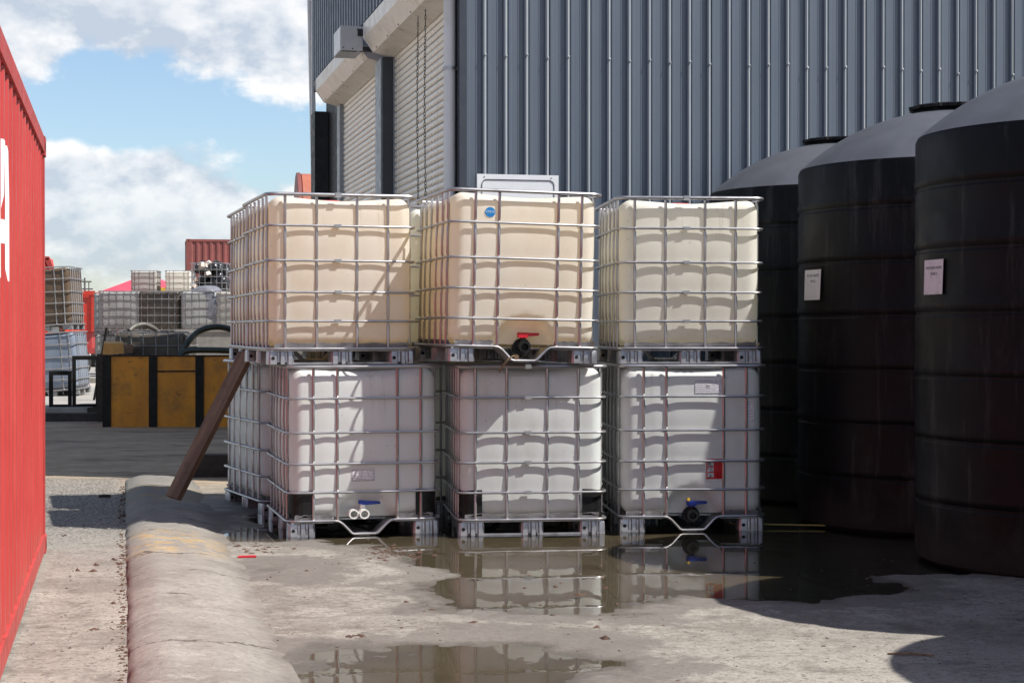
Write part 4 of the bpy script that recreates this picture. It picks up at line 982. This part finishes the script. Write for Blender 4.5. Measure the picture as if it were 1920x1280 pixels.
# row across the yard, two high
Yr = 47.6
row_spec = [(231, 'b_grey', 'grey bulk container, second of the upper row across the yard', PI / 2 + R(4)),
            (305, 'b_dark', 'soot-dark bulk container in the middle of the upper row', PI / 2 - R(3)),
            (381, 'b_grey', 'bulk container under grey plastic sheet near the stack', PI / 2 + R(10)),
            (450, 'b_far', 'cream bulk container half hidden behind the tan stack', PI / 2)]
low_lab = ['grey bulk container at ground level under the grey upper one', 'dirty bulk container at ground level under the soot-dark one', 'ground level bulk container under the plastic-sheeted one', 'ground level bulk container under the half hidden cream one']
for k, (px, mt, lab, yw) in enumerate(row_spec):
    far_ibc(low_lab[k], PX(px, Yr), Yr + .1, .15, yw, 'b_grey'); far_ibc(lab, PX(px, Yr), Yr, .15 + 1.17, yw, mt, guards_on=False)
far_ibc('narrow looking grey bulk container at the left end, ground level', PX(209, 50), 50.2, .15, R(12), 'b_grey'); far_ibc('narrow looking grey bulk container at the left end, upper level', PX(209, 50), 50.2, 1.32, R(8), 'b_grey')
# grey sheet draped over one of them
rows = []
for j in range(15):
    ph = -PI / 2 + PI * j / 14; row = []
    for i in range(29):
        th = 2 * PI * i / 28; se = lambda v, e: math.copysign(abs(v) ** e, v)
        k = 1 + .05 * math.sin(5 * th + 3 * ph) + .03 * math.sin(9 * th - 5 * ph)
        row.append((.50 * se(math.cos(ph), .5) * se(math.cos(th), .55) * k, .42 * se(math.cos(ph), .5) * se(math.sin(th), .55) * k, .70 + .58 * se(math.sin(ph), .75) * (1 + .06 * math.sin(3 * th))))
    rows.append(row)
mb = MB(); mb.sheet(rows); o = mb.build('plastic_sheet', M['bag_grey'], sharp=80); o.location = (PX(388, Yr), Yr - .06, 1.33); tag(o, 'grey plastic sheet bulging over a bulk container by the stack', 'plastic sheet')
# third level, farther back, on their own columns
Yf = 65.5
for (px, mt, lab) in ((274, 'b_far', 'dusty tan bulk container alone at the top against the sky'), (338, 'b_cream', 'cream bulk container at the top, right of the lone dusty one')):
    base = .15
    far_ibc('bulk container at the bottom of the column behind, ' + ('left column' if px < 300 else 'right column'), PX(px, Yf), Yf, base, R(3), 'b_far'); far_ibc('bulk container in the middle of the column behind, ' + ('left column' if px < 300 else 'right column'), PX(px, Yf), Yf, base + 1.17, R(-2), 'b_far')
    far_ibc(lab, PX(px, Yf), Yf, base + 2.34, R(4), mt, guards_on=True)
far_ibc('lower cage of the column that carries the sacks of scrap', PX(395, 58), 58, .15, PI / 2, 'b_grey'); far_ibc('upper bulk container that carries the cage of scrap', PX(395, 58), 58, 1.32, PI / 2, 'b_grey')
scrap = far_ibc('open cage heaped with black sacks and white scrap at the top', PX(395, 58), 58, 2.49, PI / 2, 'b_dark', bottle=False, cage='galv')
rs = random.Random(5)
def blob_mb(mb, c_, r_, seed, squash=.8):
    q = random.Random(seed); ph = [q.uniform(0, 6) for _ in range(4)]; vs = []; fs = []; n, k = 12, 7
    for i in range(k + 1):
        th = PI * i / k
        for j in range(n):
            f = 2 * PI * j / n; rr = r_ * (1 + .22 * math.sin(3 * f + ph[0] + 2 * th) + .15 * math.sin(5 * f + ph[1]) * math.sin(th))
            vs.append((c_[0] + rr * math.sin(th) * math.cos(f), c_[1] + rr * math.sin(th) * math.sin(f), c_[2] + rr * squash * math.cos(th)))
    for i in range(k):
        for j in range(n): fs.append((i * n + j, i * n + (j + 1) % n, (i + 1) * n + (j + 1) % n, (i + 1) * n + j))
    mb.add(vs, fs)
for k in range(26):
    mb = MB(); blob_mb(mb, (0, 0, 0), rs.uniform(.17, .27), k); o = mb.build('sack', M['bag_black'], scrap, 80); o.location = (rs.uniform(-.3, .3), rs.uniform(-.42, .42), .3 + .76 * (k / 25))
for k in range(7):
    mb = MB(); a_, b_ = rs.uniform(.09, .17), rs.uniform(.06, .12); mb.box(-a_, a_, -b_, b_, -.05, .07, Matrix.Rotation(rs.uniform(-.7, .7), 4, 'X') @ Matrix.Rotation(rs.uniform(0, 3), 4, 'Z'), taper=.02); o = mb.build('scrap_piece', M['white_scrap'], scrap, 30); o.location = (-.34 + rs.uniform(-.1, .05), rs.uniform(-.05, .5), (.4, .62, .8, 1.0, 1.12, 1.15, 1.1)[k])
# oxide-red containers, one on the other
for zz, lab in ((.0, 'oxide red shipping container at ground level across the yard'), (2.6, 'oxide red shipping container stacked high across the yard')):
    o = empty('shipping_container', (PX(345, 74) + 6.06 * math.cos(R(12)) * 0, 74, zz), (0, 0, R(14)), lab, 'container', 'oxide red containers across the yard')
    o.rotation_euler = (0, 0, R(14) - PI / 2); container_parts(o, 6.06, 2.44, 2.59, M['brown_cont'], M['brown_cont'], 21)
    o.location = (PX(347, 74) , 74, zz); o.rotation_euler = (0, 0, R(14) + PI / 2)
    # long side must run to the right: far end at the corner, body along local -Y
    o.rotation_euler = (0, 0, R(12) + PI / 2); off = Matrix.Rotation(R(12) + PI / 2, 4, 'Z') @ Vector((-CW, 0, 0)); o.location = (PX(347, 74), 74, zz)
    o.location = Vector(o.location) - off * 0
# red tipper truck
tk = empty('tipper_truck', (PX(120, 60), 60, 0), (0, 0, R(4)), 'bright red tipper truck seen behind the leaning bulk containers', 'truck')
mb = MB(); mb.box(-1.6, 1.22, -1.0, 3.6, 1.35, 2.72); mb.build('tipper_body', M['truck_red'], tk)
mb = MB()
for x_ in (-1.5, -.75, 0, .62, 1.16): mb.box(x_ - .05, x_ + .05, -1.06, -1.001, 1.36, 2.70)
mb.box(-1.62, 1.24, -1.08, -1.061, 2.62, 2.76); mb.build('tailgate_rib', M['truck_red'], tk)
mb = MB(); mb.box(-1.1, 1.1, -.9, 5.2, .75, 1.34); mb.box(-1.3, 1.3, -1.02, -.92, .62, .8); mb.build('chassis', M['red_frame'], tk)
for x_ in (-1.15, 1.15):
    for y_ in (.1, 1.45, 4.4):
        mb = MB(); mb.cyl((x_ - .17, y_, .5), (x_ + .17, y_, .5), .5, 24); mb.cyl((x_ - .175, y_, .5), (x_ + .175, y_, .5), .26, 16, 1); mb.build('wheel', [M['rubber'], M['galv_old']], tk)
mb = MB(); mb.box(-1.2, 1.2, 3.7, 5.4, 1.0, 2.7, taper=.08); mb.build('cab', M['truck_red'], tk)
# red handling machine, only its boom head above the brown container
tb = empty('telehandler', (PX(70, 45), 45, 0), (0, 0, 0), 'red lifting machine with raised boom behind the dark brown bulk container', 'machine')
mb = MB(); mb.box(-1.6, 1.0, -.9, .9, .6, 1.5, taper=.1); mb.build('body', M['truck_red'], tb)
for x_ in (-1.1, .6):
    for y_ in (-.85, .85): mb = MB(); mb.cyl((x_, y_ - .2, .55), (x_, y_ + .2, .55), .55, 20); mb.build('wheel', M['rubber'], tb)
mb = MB(); mb.prism([(-.5, 1.45), (.35, 1.45), (.48, 2.2), (.27, 3.27), (-.3, 3.27)], .06, .5, 'xz'); mb.cyl((.0, -.02, 2.95), (.0, .08, 2.95), .28, 20); mb.build('mast', M['truck_red'], tb)
mb = MB(); mb.bar((.27, 0, 3.28), (.6, 0, 2.4), .09, .12); mb.bar((-.6, 0, 3.28), (.31, 0, 3.28), .09, .09); mb.build('guard_frame', M['red_frame'], tb)
# marquee, poles, excavator, orange tank
tn = empty('marquee', (PX(258, 105), 108, 0), (0, 0, 0), 'pink red pyramid marquee roof beyond the bulk containers', 'tent')
mb = MB(); a_ = 2.5; mb.add([(-a_, -a_, 3.75), (a_, -a_, 3.75), (a_, a_, 3.75), (-a_, a_, 3.75), (0, 0, 4.95)], [(0, 1, 4), (1, 2, 4), (2, 3, 4), (3, 0, 4), (0, 3, 2, 1)]); mb.build('roof', M['tent'], tn)
mb = MB(); mb.box(-a_, a_, -a_ - .02, -a_ + .02, 3.35, 3.75); mb.box(-a_, a_, a_ - .02, a_ + .02, 3.35, 3.75); mb.box(-a_ - .02, -a_ + .02, -a_ + .02, a_ - .02, 3.35, 3.75); mb.box(a_ - .02, a_ + .02, -a_ + .02, a_ - .02, 3.35, 3.75); mb.build('valance', M['tent'], tn)
for sx in (-1, 1):
    for sy in (-1, 1): mb = MB(); mb.cyl((sx * (a_ - .1), sy * (a_ - .1), 0), (sx * (a_ - .1), sy * (a_ - .1), 3.4), .06, 8); mb.build('leg', M['white_trim'], tn)
for (px, Y, h, lab) in ((148, 150, 6.8, 'plain grey utility pole left of the crossarm pole'), (159, 190, 7.2, 'far grey utility pole with crossarms on the skyline')):
    o = empty('utility_pole', (PX(px, Y), Y, 0), (0, 0, 0), lab, 'pole', 'utility poles on the skyline')
    mb = MB(); mb.tube([(0, 0, 0), (0, 0, h)], [.16, .1], 8); mb.build('post', M['pole_wood'], o)
    if Y > 160: mb = MB(); mb.box(-.75, .75, -.06, .06, h - .5, h - .35); mb.box(-.9, .9, -.06, .06, h - 1.3, h - 1.15); mb.box(.4, .5, -.05, .05, h - 1.9, h - .36); mb.build('crossarm', M['pole_wood'], o)
ex = empty('excavator', (PX(305, 85), 85, 0), (0, 0, 0), 'yellow digger cab glimpsed between the two top bulk containers', 'excavator')
mb = MB(); mb.box(-1.2, 1.2, -.8, 1.2, .9, 2.3, taper=.1); mb.build('body', M['yellow_machine'], ex); mb = MB(); mb.box(-.45, .55, -.7, .6, 2.2, 3.5, taper=.08); mb.build('cab', M['yellow_machine'], ex)
mb = MB(); mb.box(-.3, .4, -.685, -.66, 2.6, 3.2); mb.build('window', M['glass_dark'], ex)
for x_ in (-1, 1): mb = MB(); mb.box(x_ - .25, x_ + .25, -1.4, 1.4, 0, .85, taper=.12); mb.build('track', M['rubber'], ex)
ot = empty('storage_tank', (PX(555, 42), 42, 0), (0, 0, R(10)), 'orange horizontal storage tank end showing beside the warehouse corner', 'storage tank')
Mr = Matrix.Rotation(R(90), 4, 'Y')
mb = MB(); mb.lathe([(1.1, 0.05), (1.2, .12), (1.2, 4.0), (1.1, 4.1)], 40, (0, 0, 4.0), M=Mr); mb.build('shell', M['orange_tank'], ot)
mb = MB(); mb.lathe([(1.19, .0), (1.225, .01), (1.225, .09), (1.19, .1)], 40, (0, 0, 4.0), M=Mr); mb.build('end_ring', M['brown_cont'], ot); mb = MB(); mb.cyl((.9, 0, 5.2), (.9, 0, 5.3), .14, 12); mb.build('hatch', M['dark_steel'], ot)
for x_ in (.8, 3.2): mb = MB(); mb.box(x_ - .15, x_ + .15, -.9, .9, 0, 3.2); mb.build('leg', M['grey_steel'], ot)
# yellow and black steel bund
t = MT('grimy_yellow_steel'); 
c = t.mix(t.step(t.noise(3, 7, .65, stretch=(1, 1, .35)), .3, .7), (.64, .25, .005), (.46, .17, .005))
c = t.mix(t.step(t.noise(2.6, 9, .72, w=5), .44, .72, 0, .6), c, (.12, .065, .015))
c = t.mix(t.step(t.noise(14, 6, .75, stretch=(.5, 1, 1.6), w=12), .62, .66, 0, .85), c, (.015, .012, .01))
c = t.mix(t.step(t.noise(30, 4, .7, stretch=(1, 1, .1), w=2), .60, .68, 0, .5), c, (.08, .045, .012))
t.set(color=c, rough=.5); M['yellow_tank'] = t.m
yt = empty('steel_skip', (-5.9, 25, 0), (0, 0, R(1)), 'grimy yellow steel bund tank with black vertical stripes in the shade', 'skip')
mb = MB()
Lx, Dy, Hh = 3.0, 1.25, 1.03
mb.box(0, Lx, 0, .03, 0, Hh); mb.box(0, Lx, Dy - .03, Dy, 0, Hh); mb.box(0, .03, .031, Dy - .031, 0, Hh); mb.box(Lx - .03, Lx, .031, Dy - .031, 0, Hh); mb.box(.03, Lx - .03, .031, Dy - .031, .05, .09); mb.build('steel_wall', M['yellow_tank'], yt)
for x_ in (.0, .665, 1.335, 2.0, 2.665): mb = MB(); mb.box(x_ - .003, x_ + .115, -.022, -.001, 0.0, Hh - .003); mb.build('stripe_rib', M['black_paint'], yt)
mb = MB(); mb.box(-.01, Lx + .01, -.03, .045, Hh + .001, Hh + .02); mb.box(-.01, .045, .046, Dy, Hh + .001, Hh + .02); mb.build('rim', M['black_paint'], yt)
mb = MB(); mb.bar((.78, -.012, .815), (1.4, -.012, .82), .012, .02); mb.build('weld_seam', M['black_paint'], yt)
# timber offcuts propped by the skip
mb = MB(); mb.box(-.16, .16, -.12, .12, 0, .17, taper=.02); o = mb.build('timber_block', M['wood_yellow']); o.location = (PX(214, 26.6), 26.55, 1.055); o.rotation_euler = (R(8), 0, R(12)); o2 = o; tag(o, 'orange yellow timber block in sunlight on the skip corner', 'timber block')
mb = MB(); mb.box(-.2, .2, -.4, .4, 0, 1.05); o = mb.build('dirty_crate', M['wood_dark']); o.location = (PX(216, 26.8), 26.85, 0); tag(o, 'dark oily crate behind the left corner of the skip', 'crate')
mb = MB(); mb.box(-.17, .17, -.1, .1, 0, .13); o = mb.build('timber_block', M['wood_brown']); o.location = (PX(224, 27.0), 27.05, 1.052); o.rotation_euler = (0, 0, R(-10)); tag(o, 'brown timber block behind the orange one on the dark crate', 'timber block')
# battered cage, concrete tank and hoses behind the skip
bc = far_ibc('rusty battered bulk container with a dark cut bottle behind the skip', PX(285, 27.6), 27.9, .22, PI / 2, 'b_dark')
mb = MB(); mb.box(-.6, .6, -.55, .55, 0, .22); o = mb.build('timber_stack', M['wood_dark']); o.location = (PX(285, 27.6), 27.9, 0); tag(o, 'dark timber packing under the battered bulk container', 'timber')
mb = MB(); mb.box(0, 2.6, 0, 1.4, 0, 1.38); mb.box(-.02, 2.62, -.02, 1.42, 1.381, 1.43); o = mb.build('concrete_tank', M['conc_block']); o.location = (PX(332, 31), 31, 0); tag(o, 'grey concrete tank with hoses lying over it behind the skip', 'concrete tank')
def arc(pts, r, mat, name, label, cat='hose', group=None):
    P_ = [Vector(p) for p in pts]; out_ = []
    for i in range(len(P_) - 1):
        a0, a1, a2, a3 = P_[max(0, i - 1)], P_[i], P_[i + 1], P_[min(len(P_) - 1, i + 2)]
        for k in range(6):
            u_ = k / 6; out_.append(.5 * ((2 * a1) + (a2 - a0) * u_ + (2 * a0 - 5 * a1 + 4 * a2 - a3) * u_ ** 2 + (3 * a1 - a0 - 3 * a2 + a3) * u_ ** 3))
    out_.append(P_[-1]); mb = MB(); mb.tube(out_, r, 10); return tag(mb.build(name, mat), label, cat, group)
Yh = 27.2
def ZP(py, Y): return 1.4 + (620 - py) * Y / 3250
arc([(PX(336, Yh), Yh, ZP(668, Yh)), (PX(350, Yh), Yh, ZP(645, Yh)), (PX(368, Yh), Yh + .2, ZP(622, Yh)), (PX(395, Yh), Yh + .3, ZP(613, Yh)), (PX(425, Yh), Yh + .4, ZP(618, Yh)), (PX(450, Yh), Yh + .5, ZP(640, Yh))], .05, M['hose_green'], 'hose', 'dark green hose looping high over the concrete tank')
arc([(PX(338, Yh), Yh - .15, ZP(670, Yh)), (PX(352, Yh), Yh - .1, ZP(658, Yh)), (PX(385, Yh), Yh - .1, ZP(656, Yh)), (PX(440, Yh), Yh, ZP(658, Yh)), (PX(470, Yh), Yh, ZP(664, Yh))], .05, M['hose_green'], 'hose', 'dark green hose lying low along the skip rim')
arc([(PX(250, 27.9), 27.6, 1.40), (PX(258, 27.9), 27.7, 1.47), (PX(272, 27.9), 27.8, 1.50), (PX(284, 27.9), 27.9, 1.46), (PX(292, 27.9), 28, 1.40)], .04, M['hose_grey'], 'hose', 'grey hose curled on top of the battered bulk container')
mb = MB(); mb.bar((PX(176, 30), 30, .2), (PX(200, 30), 30, 1.45), .035, .035); o = mb.build('steel_rod', M['black_paint']); tag(o, 'thin black steel rod leaning left of the skip', 'rod')
# stepped black steel frame on the plinth edge
sf = empty('step_frame', (PX(110, 27.35), 27.35, .2), (0, 0, R(14)), 'black two-step steel frame standing on the plinth in front of the bluish bulk container', 'step frame')
def frame_box(x0, x1, h, nm):
    f = empty(nm, (0, 0, 0)); f.parent = sf
    for x_ in (x0, x1):
        for y_ in (0, .42): mb = MB(); mb.box(x_ - .03, x_ + .03, y_ - .03, y_ + .03, 0, h - .061); mb.build('leg', M['black_paint'], f)
    mb = MB(); mb.box(x0 - .03, x1 + .03, -.03, .03, h - .06, h); mb.box(x0 - .03, x1 + .03, .39, .45, h - .06, h); mb.box(x0 - .03, x0 + .03, .031, .389, h - .06, h); mb.box(x1 - .03, x1 + .03, .031, .389, h - .06, h); mb.build('top_frame', M['black_paint'], f)
    mb = MB(); mb.box(x0 + .031, x1 - .031, -.02, .02, .0, .04); mb.build('foot_bar', M['black_paint'], f)
frame_box(-.12, .17, .56, 'low_step'); frame_box(.235, .60, .80, 'high_step')
